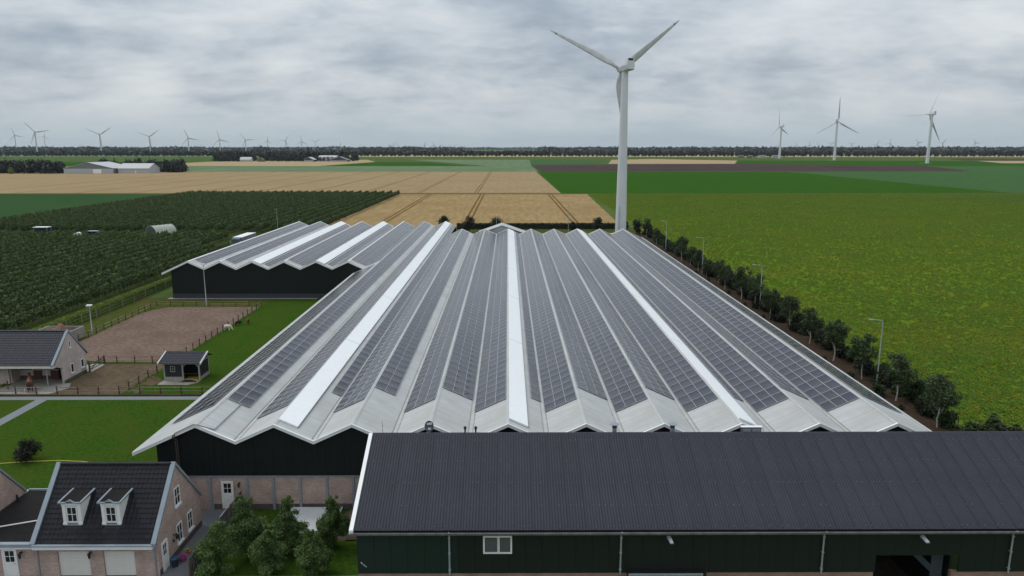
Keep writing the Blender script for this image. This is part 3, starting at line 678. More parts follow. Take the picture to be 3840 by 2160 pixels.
# things standing along the ridge
ae = MB().tube((-8.53, 46.4, 8.9), (-8.53, 46.4, 9.95), .014, .008, 6).tube((-8.53, 46.4, 9.5), (-8.53, 46.4, 9.56), .025, n=6).build('radio_aerial', MT['black_metal']); tag(ae, 'thin upright whip aerial at the left end of the corrugated ridge', 'aerial')
sd = empty('satellite_dish', (-5.36, 46.45, 8.95), 'grey oval satellite dish on the corrugated barn ridge', 'satellite dish')
b = MB(); n = 20; ring = []
c0 = Vector((-5.36, 46.38, 9.52)); nn = Vector((.12, -.96, .25)).normalized(); uu = Vector((0, 0, 1)).cross(nn).normalized(); vv = nn.cross(uu)
i0 = len(b.v); b.v.append(c0 - nn * .05)
for rr, dp in ((.5, -.035), (1., .03)):
    for k in range(n): q = 2 * math.pi * k / n; b.v.append(c0 + uu * .31 * rr * math.cos(q) + vv * .38 * rr * math.sin(q) + nn * dp)
for k in range(n): b.f.append((0, 1 + k, 1 + (k + 1) % n)); b.mi.append(0); b.f.append((1 + k, 1 + n + k, 1 + n + (k + 1) % n, 1 + (k + 1) % n)); b.mi.append(0)
b.build('reflector', MT['dish_face'], sd, smooth=True)
for (u0, u1, v0, v1) in ((-.15, -.02, .10, .24), (.0, .19, .10, .25), (-.09, .12, -.22, -.10)):
    MB().poly([c0 + uu * u + vv * v + nn * .028 for u, v in ((u0, v0), (u1, v0), (u1, v1), (u0, v1))]).build('print', MT['print_white'], sd)
MB().tube((-5.36, 46.5, 8.9), (-5.36, 46.5, 9.6), .03, n=8).build('mast', MT['galv'], sd); MB().bar(c0 - vv * .42, c0 - vv * .55 + nn * .5, .03, .03).box(-5.5, -5.4, 45.95, 46.07, 9.12, 9.22).build('receiver_arm', MT['galv'], sd)
for x in (-2.92, -2.2): MB().lathe((x, 46.3, 9.0), [(.055, 0), (.055, .3), (.075, .34), (.095, .36), (.095, .5), (.07, .53)], 10).build('vent_pipe', MT['black_metal'], barn, smooth=True)
for x in (7.24, 11.19):
    fl = MB().lathe((x, 46.5, 8.7), [(.155, 0), (.155, .78), (.16, .8)], 14).build('flue', MT['steel_grey'], barn, smooth=True)
    MB().lathe((x, 46.5, 9.48), [(.165, -.12), (.165, 0)], 14).build('collar', MT['plastic_navy'], fl); MB().lathe((x, 46.5, 9.6), [(.05, -.1), (.31, 0), (.31, .02), (.05, .1)], 18).build('cowl', MT['zinc'], fl, smooth=True)
ac = empty('roof_unit', (16.5, 46.6, 9.0), 'grey box unit with pale lid on the corrugated ridge below a white roof strip', 'roof unit')
MB().box(15.78, 17.12, 46.1, 46.3, 8.7, 9.5).build('casing', MT['far_dark_box'], ac); MB().box(15.74, 17.16, 46.06, 46.32, 9.505, 9.55).build('lid', MT['white_trim'], ac)
for x0 in (15.86, 16.5): MB().box(x0, x0 + .56, 46.085, 46.1, 8.9, 9.42).build('grille', MT['steel_grey'], ac)
MB().path([(17.12, 46.2, 9.38), (17.28, 46.2, 9.38), (17.28, 46.2, 8.8)], .02).build('pipe', MT['galv'], ac)

# ------------------------------------------------------------------ roof tiles
def tile_mesh(w=.3, l=.36, amp=.028, m='tile_black', name='roof_tile'):
    n = 8; v = []; f = []
    prof = [(.0, .0), (.12, .6), (.25, 1.), (.38, .6), (.5, .0), (.66, -.35), (.84, -.35), (1.0, .1)]
    for y, dz in ((0, .042), (l, 0)):
        for a, h in prof: v.append((a * w, y, amp * h + dz))
    k = len(prof)
    for i in range(k - 1): f.append((i, i + 1, k + 1 + i, k + i))
    b0 = len(v)
    for a, h in prof: v += [(a * w, 0, amp * h + .042), (a * w, 0, amp * h - .02)]
    for i in range(k - 1): f.append((b0 + 2 * i + 1, b0 + 2 * i + 3, b0 + 2 * i + 2, b0 + 2 * i))
    return v, f, mesh_np(name, v, np.array(f), MT[m], None, True)
def tile_slope(parent, x0, x1, ye, ze, yr, zr, m, limit=300, skip=None, tw=.3, tl=.345):
    """tiles on a slope that rises from (ye,ze) to (yr,zr) between x0 and x1"""
    a = math.atan2(zr - ze, yr - ye); L_ = math.hypot(zr - ze, yr - ye)
    nx = round((x1 - x0) / tw); ny = round(L_ / tl); tw_, tl_ = (x1 - x0) / nx, L_ / ny
    v, f, me = tile_mesh(tw_, tl_ + .03, .03, m); rest = []; k = 0
    for j in range(ny):
        for i in range(nx):
            x = x0 + i * tw_; d = j * tl_; y = ye + d * math.cos(a); z = ze + d * math.sin(a)
            if skip and skip(x + tw_ / 2, d + tl_ / 2): continue
            if k < limit: piece('roof_tile', me, (x, y, z), parent, (a, 0, 0)); k += 1
            else: rest.append((x, y, z))
    if rest:
        base = np.array(v); ca, sa = math.cos(a), math.sin(a); q = base.copy(); q[:, 1] = base[:, 1] * ca - base[:, 2] * sa; q[:, 2] = base[:, 1] * sa + base[:, 2] * ca
        V = np.concatenate([q + np.array(p) for p in rest]); F = (np.array(f)[None] + (np.arange(len(rest)) * len(v))[:, None, None]).reshape(-1, 4)
        o = V.mean(0); ob = bpy.data.objects.new('roof_tiles', mesh_np('roof_tiles', V - o, F, MT[m], None, True)); place(ob, o, parent); ob['kind'] = 'stuff'
def ridge_tiles(parent, x0, x1, y, z, m, w=.13, step=.36, cnt=None):
    n = round((x1 - x0) / step); st = (x1 - x0) / n; b = MB(); v = []; f = []
    for xx, r in ((0, w * 1.08), (st + .03, w)):
        for k in range(7): q = math.pi * k / 6; v.append((xx, -r * math.cos(q), r * math.sin(q) * .8))
    for k in range(6): f.append((k, k + 1, 8 + k, 7 + k))
    me = mesh_np('ridge_tile', v, np.array(f), MT[m], None, True)
    for i in range(n): piece('ridge_tile', me, (x0 + i * st, y, z), parent)

# ------------------------------------------------------------------ garage house
gh = empty('garage_house', (-27.3, 47, 0), 'brick garage with steep black tiled roof and two white dormers at lower left', 'house')
GX0, GX1, GF, GB, GRY, GRZ, GEZ = -31.25, -23.2, 43.83, 50.5, 47.15, 6.5, 2.5
def gable_prism(x, t, yf, yb, yr, ze, zr): return MB().prism([(x, yf, 0), (x, yb, 0), (x, yb, ze), (x, yr, zr), (x, yf, ze)], (t, 0, 0))
gable_prism(GX1 - .25, .25, GF, GB, GRY, 2.55, 6.35).build('gable_wall', MT['brick'], gh)
gable_prism(GX0, .25, GF, GB, GRY, 2.55, 6.35).build('gable_wall', MT['brick'], gh)
MB().box(GX0 + .25, -29.87, GF, GF + .25, 0, 2.5).box(-27.77, -26.85, GF, GF + .25, 0, 2.5).box(-24.78, GX1 - .25, GF, GF + .25, 0, 2.5).box(-29.87, -27.77, GF, GF + .25, 1.83, 2.5).box(-26.85, -24.78, GF, GF + .25, 1.83, 2.5).build('front_wall', MT['brick'], gh)
MB().box(GX0 + .25, GX1 - .25, GB - .25, GB, 0, 2.5).build('rear_wall', MT['brick'], gh)
MB().box(GX1, GX1 + .015, GF, GB, 0, .42).build('plinth', MT['brick_dark'], gh)
for x in (-29.87, -26.85):
    gd = MB().box(x, x + 2.06, GF + .12, GF + .16, 0, 1.83).build('garage_door', MT['cream_paint'], gh)
    for z in np.arange(.23, 1.8, .23): MB().box(x + .02, x + 2.04, GF + .108, GF + .12, z - .19, z).build('door_slat', MT['cream_paint'], gd)
slp = (GRZ - GEZ) / (GRY - 43.53); gl = math.hypot(GRZ - GEZ, GRY - 43.53)
gan = math.atan(slp)
def in_dormer(x, d):
    for xc in (-28.93, -26.35):
        if abs(x - xc) < .62 and 1.0 < d < 2.95: return True
    return False
tile_slope(gh, GX0 + .22, GX1 - .2, 43.55, GEZ, GRY - .02, GRZ - .02, 'tile_black', 300, in_dormer, .298, .34)
ridge_tiles(gh, GX0 + .2, GX1 - .2, GRY, GRZ + .02, 'tile_black')
MB().prism([(GX0 + .2, 43.6, GEZ - .05), (GX0 + .2, GRY, GRZ - .07), (GX0 + .2, GRY, GRZ - .2), (GX0 + .2, 43.6, GEZ - .18)], (GX1 - GX0 - .4, 0, 0)).build('roof_deck', MT['black_metal'], gh)
MB().prism([(GX0, GRY, GRZ), (GX0, 50.8, GEZ - .05), (GX0, 50.8, GEZ - .2), (GX0, GRY, GRZ - .15)], (GX1 - GX0, 0, 0)).build('rear_slope', MT['tile_black'], gh)
for x in (GX0 - .09, GX1 - .22):
    for ya, yb in ((43.42, GRY), (50.75, GRY)):
        za = GEZ - .02 if ya < 44 else GEZ - .1
        s_ = 1 if ya < 44 else -1
        MB().prism([(x, ya, za + .12), (x, yb, GRZ + .16), (x, yb, GRZ - .12), (x, ya, za - .12)], (.31, 0, 0)).build('verge_flashing', MT['zinc'], gh)
MB().box(GX0 + .1, GX1 - .12, 43.28, 43.5, GEZ - .04, GEZ + .03).build('gutter', MT['zinc'], gh)
MB().box(GX0 + .1, GX1 - .12, 43.34, GF, GEZ - .28, GEZ - .05).build('fascia', MT['white_paint'], gh)
for x in (-31.15, -23.42): MB().tube((x, GF - .07, 0), (x, GF - .07, 2.22), .045, n=8).build('downpipe', MT['zinc'], gh, smooth=True)
wall_lamp(gh, (-27.63, GF, 1.78), (1, 0, 0), (0, -1, 0), 1.2)
for (y, z, w, h) in ((46.62, 3.5, .84, 1.32), (48.22, .78, .8, 1.35), (46.52, .76, .82, 1.38)):
    window(gh, (GX1 + .002, y, z), (0, 1, 0), (1, 0, 0), w, h, 2, 2)
door(gh, (GX1 + .002, 44.26, .02), (0, 1, 0), (1, 0, 0), .82, 2.05)
wall_lamp(gh, (GX1, 46.05, 1.75), (0, 1, 0), (1, 0, 0), 1.2); wall_lamp(gh, (GX1 + .0, 45.85, 1.45), (0, 1, 0), (1, 0, 0), .6)
def dormer(parent, xc):
    # front face a little up the slope from the eaves
    yf = 44.42; z0 = GEZ + (yf - 43.53) * slp + .02; w = .62; z1 = z0 + 1.42
    yb = 43.53 + (z1 - GEZ) / slp
    d = MB()
    d.prism([(xc - w, yf, z0), (xc - w, yf, z1), (xc - w, yb, z1)], (.09, 0, 0)); d.prism([(xc + w - .09, yf, z0), (xc + w - .09, yf, z1), (xc + w - .09, yb, z1)], (.09, 0, 0))
    do = d.build('dormer', MT['white_paint'], parent)
    MB().box(xc - w + .09, xc + w - .09, yf + .05, yf + .1, z0, z1).build('front_board', MT['white_paint'], do)
    for s_ in (-1, 1):
        MB().box(xc + s_ * (w - .12) - .11, xc + s_ * (w - .12) + .11, yf - .05, yf + .05, z0 + .1, z1 - .1).build('pilaster', MT['white_paint'], do)
        MB().box(xc + s_ * (w - .12) - .14, xc + s_ * (w - .12) + .14, yf - .08, yf + .05, z0 - .03, z0 + .1).build('pilaster_foot', MT['white_paint'], do)
    MB().box(xc - w - .02, xc + w + .02, yf - .06, yf + .05, z1 - .1, z1 + .08).build('lintel', MT['white_paint'], do)
    window(do, (xc - .36, yf - .0, z0 + .12), (1, 0, 0), (0, -1, 0), .72, 1.12, 2, 2, sill=False, fw=.07)
    MB().box(xc - w, xc + w, yf - .1, yf + .05, z0 - .08, z0 - .031).build('sill', MT['zinc'], do)
    # pediment with a small raised triangle, flat shingled top sloping back
    MB().prism([(xc - .28, yf - .09, z1 + .085), (xc + .28, yf - .09, z1 + .085), (xc, yf - .09, z1 + .27)], (0, .12, 0)).build('pediment', MT['white_paint'], do)
    zt = z1 + .1; ybk = 43.53 + (zt + .2 - GEZ) / slp
    MB().hexa([(xc - w - .1, yf - .12, zt), (xc + w + .1, yf - .12, zt), (xc + w + .1, ybk + .15, zt + .14), (xc - w - .1, ybk + .15, zt + .14), (xc - w - .1, yf - .12, zt + .06), (xc + w + .1, yf - .12, zt + .06), (xc + w + .1, ybk + .15, zt + .2), (xc - w - .1, ybk + .15, zt + .2)]).build('flat_roof', MT['felt'], do)
    for s_ in (-1, 1): MB().bar((xc + s_ * (w + .1), yf - .16, zt + .06), (xc + s_ * (w + .1), ybk + .1, zt + .21), .1, .1).build('roof_edge', MT['zinc'], do)
    for s_ in (-1, 1): MB().bar((xc + s_ * (w + .16), yf - .14, zt + .04), (xc + s_ * .3, yf - .14, zt + .04), .1, .09).bar((xc + s_ * .3, yf - .14, zt + .05), (xc, yf - .14, zt + .24), .1, .08).build('cornice', MT['zinc'], do)
for xc in (-28.93, -26.35): dormer(gh, xc)

# flat-roofed link and the brick house at the picture edge
lk = empty('flat_roofed_link', (-34, 46.5, 0), 'flat black-roofed brick link building with white door left of the garage', 'house')
MB().box(-36.5, -31.27, 43.9, 44.15, 0, 2.3).build('front_wall', MT['brick'], lk)
MB().box(-36.6, -31.36, 43.95, 51.5, 2.3, 2.36).build('roof_deck', MT['felt'], lk)
MB().box(-36.6, -31.36, 43.62, 43.95, 2.24, 2.46).build('roof_edge', MT['zinc'], lk); MB().box(-36.6, -31.36, 43.7, 43.9, 2.06, 2.235).build('fascia', MT['white_paint'], lk)
MB().box(-36.6, -31.36, 51.42, 51.55, 0, 2.5).build('rear_wall', MT['zinc'], lk)
door(lk, (-33.55, 43.9, .02), (1, 0, 0), (0, -1, 0), .98, 2.02); wall_lamp(lk, (-32.25, 43.9, 1.75), (1, 0, 0), (0, -1, 0), 1.2)
MB().path([(-36.5, 45.4, 2.42), (-34, 46.4, 2.42), (-31.5, 47.4, 2.42)], .05).build('roof_pipe', MT['white_paint'], lk)
MB().tube((-36.2, 49.6, 2.3), (-36.2, 49.6, 2.95), .08, n=8).build('vent_pipe', MT['black_metal'], lk)
MB().box(-33.9, -32.2, 51.6, 53.0, 0, .35).build('stone_step', MT['concrete_pale'], lk)
nh = empty('brick_house', (-38.5, 49, 0), 'brick house gable cut by the left picture edge beside the flat black roof', 'house')
NX = -36.85
gable_prism(NX - .25, .25, 43.0, 51.3, 47.2, 2.45, 7.3).build('gable_wall', MT['brick'], nh)
MB().box(-44, NX - .25, 43.0, 43.25, 0, 2.45).build('front_wall', MT['brick'], nh)
for ya, yb in ((42.8, 47.2), (51.55, 47.2)):
    MB().prism([(-44, ya, 2.3), (-44, yb, 7.45), (-44, yb, 7.3), (-44, ya, 2.15)], (44 + NX - .1, 0, 0)).build('roof_slope', MT['tile_black'], nh)
    MB().prism([(NX - .2, ya, 2.4), (NX - .2, yb, 7.56), (NX - .2, yb, 7.36), (NX - .2, ya, 2.2)], (.28, 0, 0)).build('verge_flashing', MT['zinc'], nh)
MB().box(NX - .3, NX + .12, 51.45, 51.75, 2.1, 2.3).build('gutter_end', MT['white_paint'], nh)

# ------------------------------------------------------------------ stable
st = empty('stable', (-60, 86.3, 0), 'pale brick stable with dark tiled roof and open loose boxes beside the dirt paddock', 'stable')
SX, SF, SB, SRY, SRZ = -53.7, 84.1, 88.8, 85.9, 6.1
MB().prism([(SX - .25, SF, 0), (SX - .25, SB, 0), (SX - .25, 89.0, 2.5), (SX - .25, SRY, 5.95), (SX - .25, 82.6, 2.55), (SX - .25, SF, 1.95)], (.25, 0, 0)).build('gable_wall', MT['brick_pale'], st)
MB().box(SX, SX + .015, SF, SB, 0, .36).build('plinth', MT['brick_dark'], st)
MB().box(-67, -60.3, SF - .02, SF + .2, 0, 2.5).build('front_wall', MT['brick_pale'], st)
MB().box(-67, SX - .25, SB - .25, SB, 0, 2.5).build('rear_wall', MT['brick_pale'], st)
yb_ = 85.75
MB().box(-60.3, -60.1, SF + .2, yb_, 0, 2.5).build('porch_cheek', MT['brick_pale'], st)
for a, b_ in ((-60.1, -58.45), (-57.35, -56.35), (-55.05, SX - .25)):
    MB().box(a, b_, yb_, yb_ + .2, .5, 2.5 if a == -57.35 else 1.15).build('porch_wall', MT['brick_pale'], st); MB().box(a, b_, yb_ - .02, yb_ + .21, 0, .5).build('porch_plinth', MT['brick_dark'], st)
MB().box(-60.1, SX - .25, yb_ + .3, yb_ + .36, 0, 2.5).build('box_interior', MT['black_metal'], st)
for a, b_ in ((-60.05, -58.45), (-55.05, -54.0)): window(st, (a, yb_ - .003, 1.15), (1, 0, 0), (0, -1, 0), b_ - a, 1.0, 1, 1, fm='concrete_pale', gm='door_brown', sill=False, fw=.06, name='stall_window')
for x in (-58.4, -56.32): 
    d_ = MB().box(x, x + 1.0, yb_ - .03, yb_ + .03, .05, 1.2).build('half_door', MT['door_brown'], st)
    for k in range(6): MB().box(x + .03 + k * .16, x + .17 + k * .16, yb_ - .045, yb_ - .031, .07, 1.16).build('board', MT['door_brown'], d_)
    MB().box(x - .03, x + 1.03, yb_ - .06, yb_ + .02, 1.2, 1.28).build('rail', MT['concrete_pale'], d_)
MB().box(-67, SX - .02, 82.35, 82.6, 2.42, 2.72).build('fascia', MT['cream_paint'], st); MB().box(-67, SX - .02, 82.6, SF - .02, 2.4, 2.46).build('soffit', MT['cream_paint'], st)
MB().tube((-55.0, 83.0, 0), (-55.0, 83.0, 2.4), .05, n=8).build('post', MT['galv'], st)
tile_slope(st, -67, SX - .22, 82.3, 2.78, SRY, SRZ, 'tile_blue', 0, None, .3, .34)
ridge_tiles(st, -67, SX - .15, SRY, SRZ + .02, 'tile_blue')
MB().prism([(-67, 82.4, 2.7), (-67, SRY, SRZ - .05), (-67, SRY, SRZ - .2), (-67, 82.4, 2.55)], (67 + SX - .2, 0, 0)).build('roof_deck', MT['black_metal'], st)
MB().prism([(-67, SRY, SRZ), (-67, 89.4, 2.4), (-67, 89.4, 2.25), (-67, SRY, SRZ - .15)], (67 + SX - .1, 0, 0)).build('rear_slope', MT['tile_blue'], st)
for ya, za in ((82.25, 2.74), (89.4, 2.42)): MB().prism([(SX - .24, ya, za + .12), (SX - .24, SRY, SRZ + .16), (SX - .24, SRY, SRZ - .1), (SX - .24, ya, za - .1)], (.3, 0, 0)).build('verge_flashing', MT['zinc'], st)
for (y, z, w, h) in ((85.72, 4.05, .36, .85), (85.6, .85, .62, 1.15), (87.74, .88, .62, 1.08)): window(st, (SX + .002, y, z), (0, 1, 0), (1, 0, 0), w, h, 1, 1, gm='glass')

# manure bunker behind the stable
bk = empty('manure_bunker', (-66.5, 106, 0), 'concrete manure bunker with brown heap behind the stable', 'bunker')
MB().box(-64.3, -64.1, 102.8, 106.6, 0, 1.6).box(-69.5, -64.3, 106.4, 106.6, 0, 1.6).box(-69.5, -69.3, 102.8, 106.4, 0, 1.6).build('bunker_wall', MT['concrete'], bk)
v = []; f = []; n = 14
for j in range(n + 1):
    for i in range(n + 1):
        a, c = i / n * 2 - 1, j / n * 2 - 1; h = max(0, 1 - a * a) * max(0, 1 - c * c); v.append((a * 2.4, c * 1.9, 2.1 * h ** .6 * (1 + .2 * math.sin(7 * a + 3 * c)) + .05 * rnd.random()))
for j in range(n):
    for i in range(n): f.append((j * (n + 1) + i, j * (n + 1) + i + 1, (j + 1) * (n + 1) + i + 1, (j + 1) * (n + 1) + i))
mk('manure', (.16, .085, .05), .95, .35, 2.5, bump=.8, bscale=7)
ob = bpy.data.objects.new('manure_heap', mesh_np('manure_heap', v, np.array(f), MT['manure'], None, True)); place(ob, (-66.8, 104.5, .02), bk)

# ------------------------------------------------------------------ field shelter
fs = empty('field_shelter', (-40, 86.6, 0), 'small black timber field shelter with blue-black tiles beside the paddock fence', 'shelter')
FX0, FX1, FY0, FY1 = -42.15, -37.75, 85.15, 88.0
for x in (FX0, -39.92, FX1 - .16):
    MB().box(x, x + .16, FY0, FY0 + .16, 0, 2.2).build('post', MT['wood_grey'], fs)
for x in (FX0, FX1 - .16): MB().box(x, x + .16, FY1 - .16, FY1, 0, 2.15).build('post', MT['wood_grey'], fs)
MB().box(FX0 - .2, FX1 + .2, FY0 - .02, FY0 + .14, 2.2, 2.34).build('eaves_beam', MT['wood_grey'], fs)
MB().bar((-39.72, FY0 + .08, 1.8), (-39.3, FY0 + .08, 2.2), .1, .1).bar((FX1 - .2, FY0 + .08, 1.8), (FX1 - .6, FY0 + .08, 2.2), .1, .1).build('brace', MT['wood_grey'], fs)
def boards(parent, O, U, Nn, w, z0, z1, step=.2):
    z = z0
    while z < z1 - .02:
        MB(O, U, Nn).hexa([(0, 0, z), (w, 0, z), (w, .035, z), (0, .035, z), (0, 0, min(z + step, z1)), (w, 0, min(z + step, z1)), (w, .012, min(z + step, z1)), (0, .012, min(z + step, z1))]).build('board', MT['board_black'], parent); z += step
boards(fs, (FX0 + .16, FY0 + .06, 0), (1, 0, 0), (0, -1, 0), 2.07, .48, 2.2)
boards(fs, (FX1 - .04, FY0 + .16, 0), (0, 1, 0), (1, 0, 0), FY1 - FY0 - .32, .48, 2.15)
boards(fs, (FX0 + .04, FY0 + .16, 0), (0, 1, 0), (-1, 0, 0), FY1 - FY0 - .32, .1, 2.15)
MB().box(FX0 + .16, FX1 - .16, FY1 - .1, FY1 - .05, .05, 2.15).build('rear_wall', MT['board_black'], fs)
MB().box(FX0 + .16, -39.92, FY0 + .03, FY0 + .1, .02, .42).build('kick_board', MT['wood_grey'], fs); MB().box(FX0 + .16, -39.92, FY0 - .0, FY0 + .12, .42, .48).build('kick_rail', MT['wood_grey'], fs)
MB().box(FX1 - .1, FX1 - .03, FY0 + .16, FY1 - .16, .02, .42).box(FX1 - .1, FX1 + .01, FY0 + .16, FY1 - .16, .42, .48).build('kick_board', MT['wood_grey'], fs)
window(fs, (-41.3, FY0 + .02, 1.12), (1, 0, 0), (0, -1, 0), .58, .72, 2, 2, fm='wood_grey', sill=False, fw=.06)
MB().prism([(FX1 - .12, FY0, 2.3), (FX1 - .12, FY1, 2.2), (FX1 - .12, 87.0, 3.0)], (.06, 0, 0)).build('gable_board', MT['board_black'], fs)
MB().bar((FX1 - .02, FY0 + .1, 2.24), (FX1 - .02, FY1, 2.24), .1, .1).build('tie_beam', MT['wood_grey'], fs)
tile_slope(fs, FX0 - .4, FX1 + .3, 84.75, 2.3, 87.05, 3.12, 'tile_blue', 300, None, .255, .33)
ridge_tiles(fs, FX0 - .4, FX1 + .3, 87.05, 3.12, 'tile_blue', .1)
MB().prism([(FX0 - .4, 84.8, 2.26), (FX0 - .4, 87.05, 3.08), (FX0 - .4, 87.05, 3.0), (FX0 - .4, 84.8, 2.2)], (5.1, 0, 0)).build('roof_deck', MT['wood_grey'], fs)
MB().prism([(FX0 - .4, 87.05, 3.1), (FX0 - .4, 88.6, 2.32), (FX0 - .4, 88.6, 2.24), (FX0 - .4, 87.05, 3.0)], (5.1, 0, 0)).build('rear_slope', MT['tile_blue'], fs)
for x in (FX0 - .48, FX1 + .28): MB().prism([(x, 84.68, 2.4), (x, 87.05, 3.24), (x, 87.05, 3.02), (x, 84.68, 2.16)], (.14, 0, 0)).build('barge_board', MT['concrete_pale'], fs)
sm = bpy.data.objects.new('straw_bedding', mesh_np('straw_bedding', [(x * 1.1, y * 1.15, .14 * max(0, 1 - x * x) * max(0, 1.2 - y) + .01 * ((i * 7) % 5)) for i, (x, y) in enumerate([(a / 5 - 1, b_ / 5 - 1) for b_ in range(11) for a in range(11)])], np.array([(j * 11 + i, j * 11 + i + 1, (j + 1) * 11 + i + 1, (j + 1) * 11 + i) for j in range(10) for i in range(10)]), MT['straw'], None, True))
place(sm, (-38.85, 85.6, .02)); sm['kind'] = 'stuff'; tag(sm, 'yellow straw bedding spread on the floor of the black field shelter', 'straw')
# ------------------------------------------------------------------ fences
POST = mesh_np('post', *(lambda b: (b.v and [tuple(p) for p in b.v], b.f))(MB().lathe((0, 0, 0), [(.075, 0), (.075, 1.0), (.05, 1.06)], 8)), MT['wood_post'], None, False)
def rail_fence(label, posts, rails=(.92, .48), skip=(), cat='fence'):
    fe = empty('rail_fence', (posts[0][0], posts[0][1], 0), label, cat, 'post and rail paddock fences')
    for x, y in posts: piece('post', POST, (x, y, 0), fe, (rnd.uniform(-.02, .02), rnd.uniform(-.02, .02), rnd.random() * 3), (1, 1, rnd.uniform(.96, 1.05)))
    for k, (a, b) in enumerate(zip(posts[:-1], posts[1:])):
        if k in skip: continue
        for z in rails: MB().tube((a[0], a[1] - .06, z + rnd.uniform(-.025, .025)), (b[0], b[1] - .06, z + rnd.uniform(-.025, .025)), .042, .036, 6).build('rail', MT['wood_rail'], fe)
    return fe
rail_fence('brown post and rail fence along the grey brick path', [(-59.2, 80.05)] + [(-56.87 + 2.385 * i, 80.03) for i in range(10)] + [(-33.1, 80), (-30.7, 80)])
rail_fence('short rail fence running from the field shelter to the path fence', [(-44.8, 81.9), (-44.68, 84.0), (-44.62, 86.2), (-44.6, 88.45)])
rail_fence('rail fence between the sand arena and the dirt paddock', [(-54.2, 92.5), (-51.75, 92.4), (-49.4, 92.4), (-47.1, 92.45), (-44.7, 92.4)])
rail_fence('rail fence on the right side of the sand arena beside the grazing animals', [(-44.5, 94.6), (-44.5, 96.8)] + [(-44.5, 98.95 + 2.18 * i) for i in range(13)] + [(-44.3, 127.2)])
rail_fence('rail fence across the far end of the sand arena', [(-63.2, 127.55), (-60.7, 127.45)] + [(-58.45 + 2.37 * i, 127.5) for i in range(6)])
rail_fence('rail fence on the left side of the sand arena below the hedge', [(-63.5, 101.7), (-63.5, 103.9)] + [(-63.25, 106.0 + 2.16 * i) for i in range(10)])
rail_fence('short rail fence in front of the stable at the picture edge', [(-59.1, 82.0), (-59.15, 80.2)])
gt = empty('paddock_gate', (-53.3, 90.5, 0), 'open wooden rail gate beside the rear corner of the stable', 'gate')
for x, y, h in ((-53.2, 88.6, 1.35), (-53.25, 92.1, 1.15)): MB().lathe((x, y, 0), [(.11, 0), (.11, h), (.06, h + .06)], 8).build('post', MT['wood_post'], gt)
for z in (.3, .62, .95): MB().bar((-53.2, 88.7, z), (-53.25, 92.0, z + .02), .05, .09).build('rail', MT['wood_post'], gt)
MB().bar((-53.26, 88.8, .3), (-53.3, 91.9, .95), .05, .08).build('brace', MT['wood_post'], gt)
kb = empty('timber_kerb', (-46, 79.7, 0), 'low brown timber kerb along the foot of the path fence', 'kerb')
for i in range(12): MB().box(-59.3 + i * 2.4, -56.92 + i * 2.4, 79.6, 79.72, 0, .16 + .01 * (i % 2)).build('board', MT['wood_post'], kb)
# board fence between garage alley and orchard garden
bf = empty('board_fence', (-21, 48, 0), 'weathered grey-brown board fence between the garage alley and the garden trees', 'fence')
bm_ = mesh_np('fence_board', *(lambda b: ([tuple(p) for p in b.v], b.f))(MB().box(-.012, .012, 0, .105, 0, 1.55)), MT['wood_fence'])
for i in range(76): piece('fence_board', bm_, (-21 + (.0 if i % 2 else .03), 43.4 + i * .125, .03), bf, (0, rnd.uniform(-.01, .01), 0), (1, 1, rnd.uniform(.97, 1.03)))
for z in (.4, 1.25): MB().box(-21.06, -21.015, 43.4, 52.85, z, z + .09).build('rail', MT['wood_fence'], bf)
for y in np.arange(43.5, 52.9, 1.85): MB().box(-21.14, -21.062, y, y + .08, 0, 1.5).build('post', MT['wood_fence'], bf)
MB().tube((-21.0, 48.6, 1.66), (-21.0, 50.2, 1.66), .035, n=6).build('top_pole', MT['galv'], bf)
wf = empty('wire_fence', (-69.2, 120, 0), 'thin wire fence with slim pale posts in front of the clipped hedge', 'fence')
for y in np.arange(98, 150, 4.2): MB().tube((-69.25, y, 0), (-69.25, y, 1.55), .035, n=5).build('post', MT['galv'], wf)
for z in (.4, .9, 1.45): MB().tube((-69.25, 98, z), (-69.25, 149, z), .008, n=4).build('wire', MT['galv'], wf)

# ------------------------------------------------------------------ lamp posts
def floodlight_pole(loc, h, heads, label):
    e = empty('floodlight_pole', loc, label, 'floodlight'); x, y, _ = loc
    MB().lathe((x, y, 0), [(.11, 0), (.11, .9), (.08, .95), (.055, h)], 8).build('pole', MT['galv'], e, smooth=True)
    MB().box(x - .32, x + .32, y - .04, y + .04, h - .04, h + .04).build('crossbar', MT['galv'], e)
    for dx in heads: MB().hexa([(x + dx - .2, y - .3, h), (x + dx + .2, y - .3, h), (x + dx + .2, y + .2, h + .12), (x + dx - .2, y + .2, h + .12), (x + dx - .2, y - .28, h + .13), (x + dx + .2, y - .28, h + .13), (x + dx + .2, y + .2, h + .25), (x + dx - .2, y + .2, h + .25)]).build('floodlight', MT['galv'], e)
floodlight_pole((-63.5, 107.5, 0), 4.45, (-.2, .22), 'grey floodlight pole between stable and hedge at the arena corner')
floodlight_pole((-54.35, 127.7, 0), 7.5, (0,), 'tall thin floodlight pole in front of the black back hall')
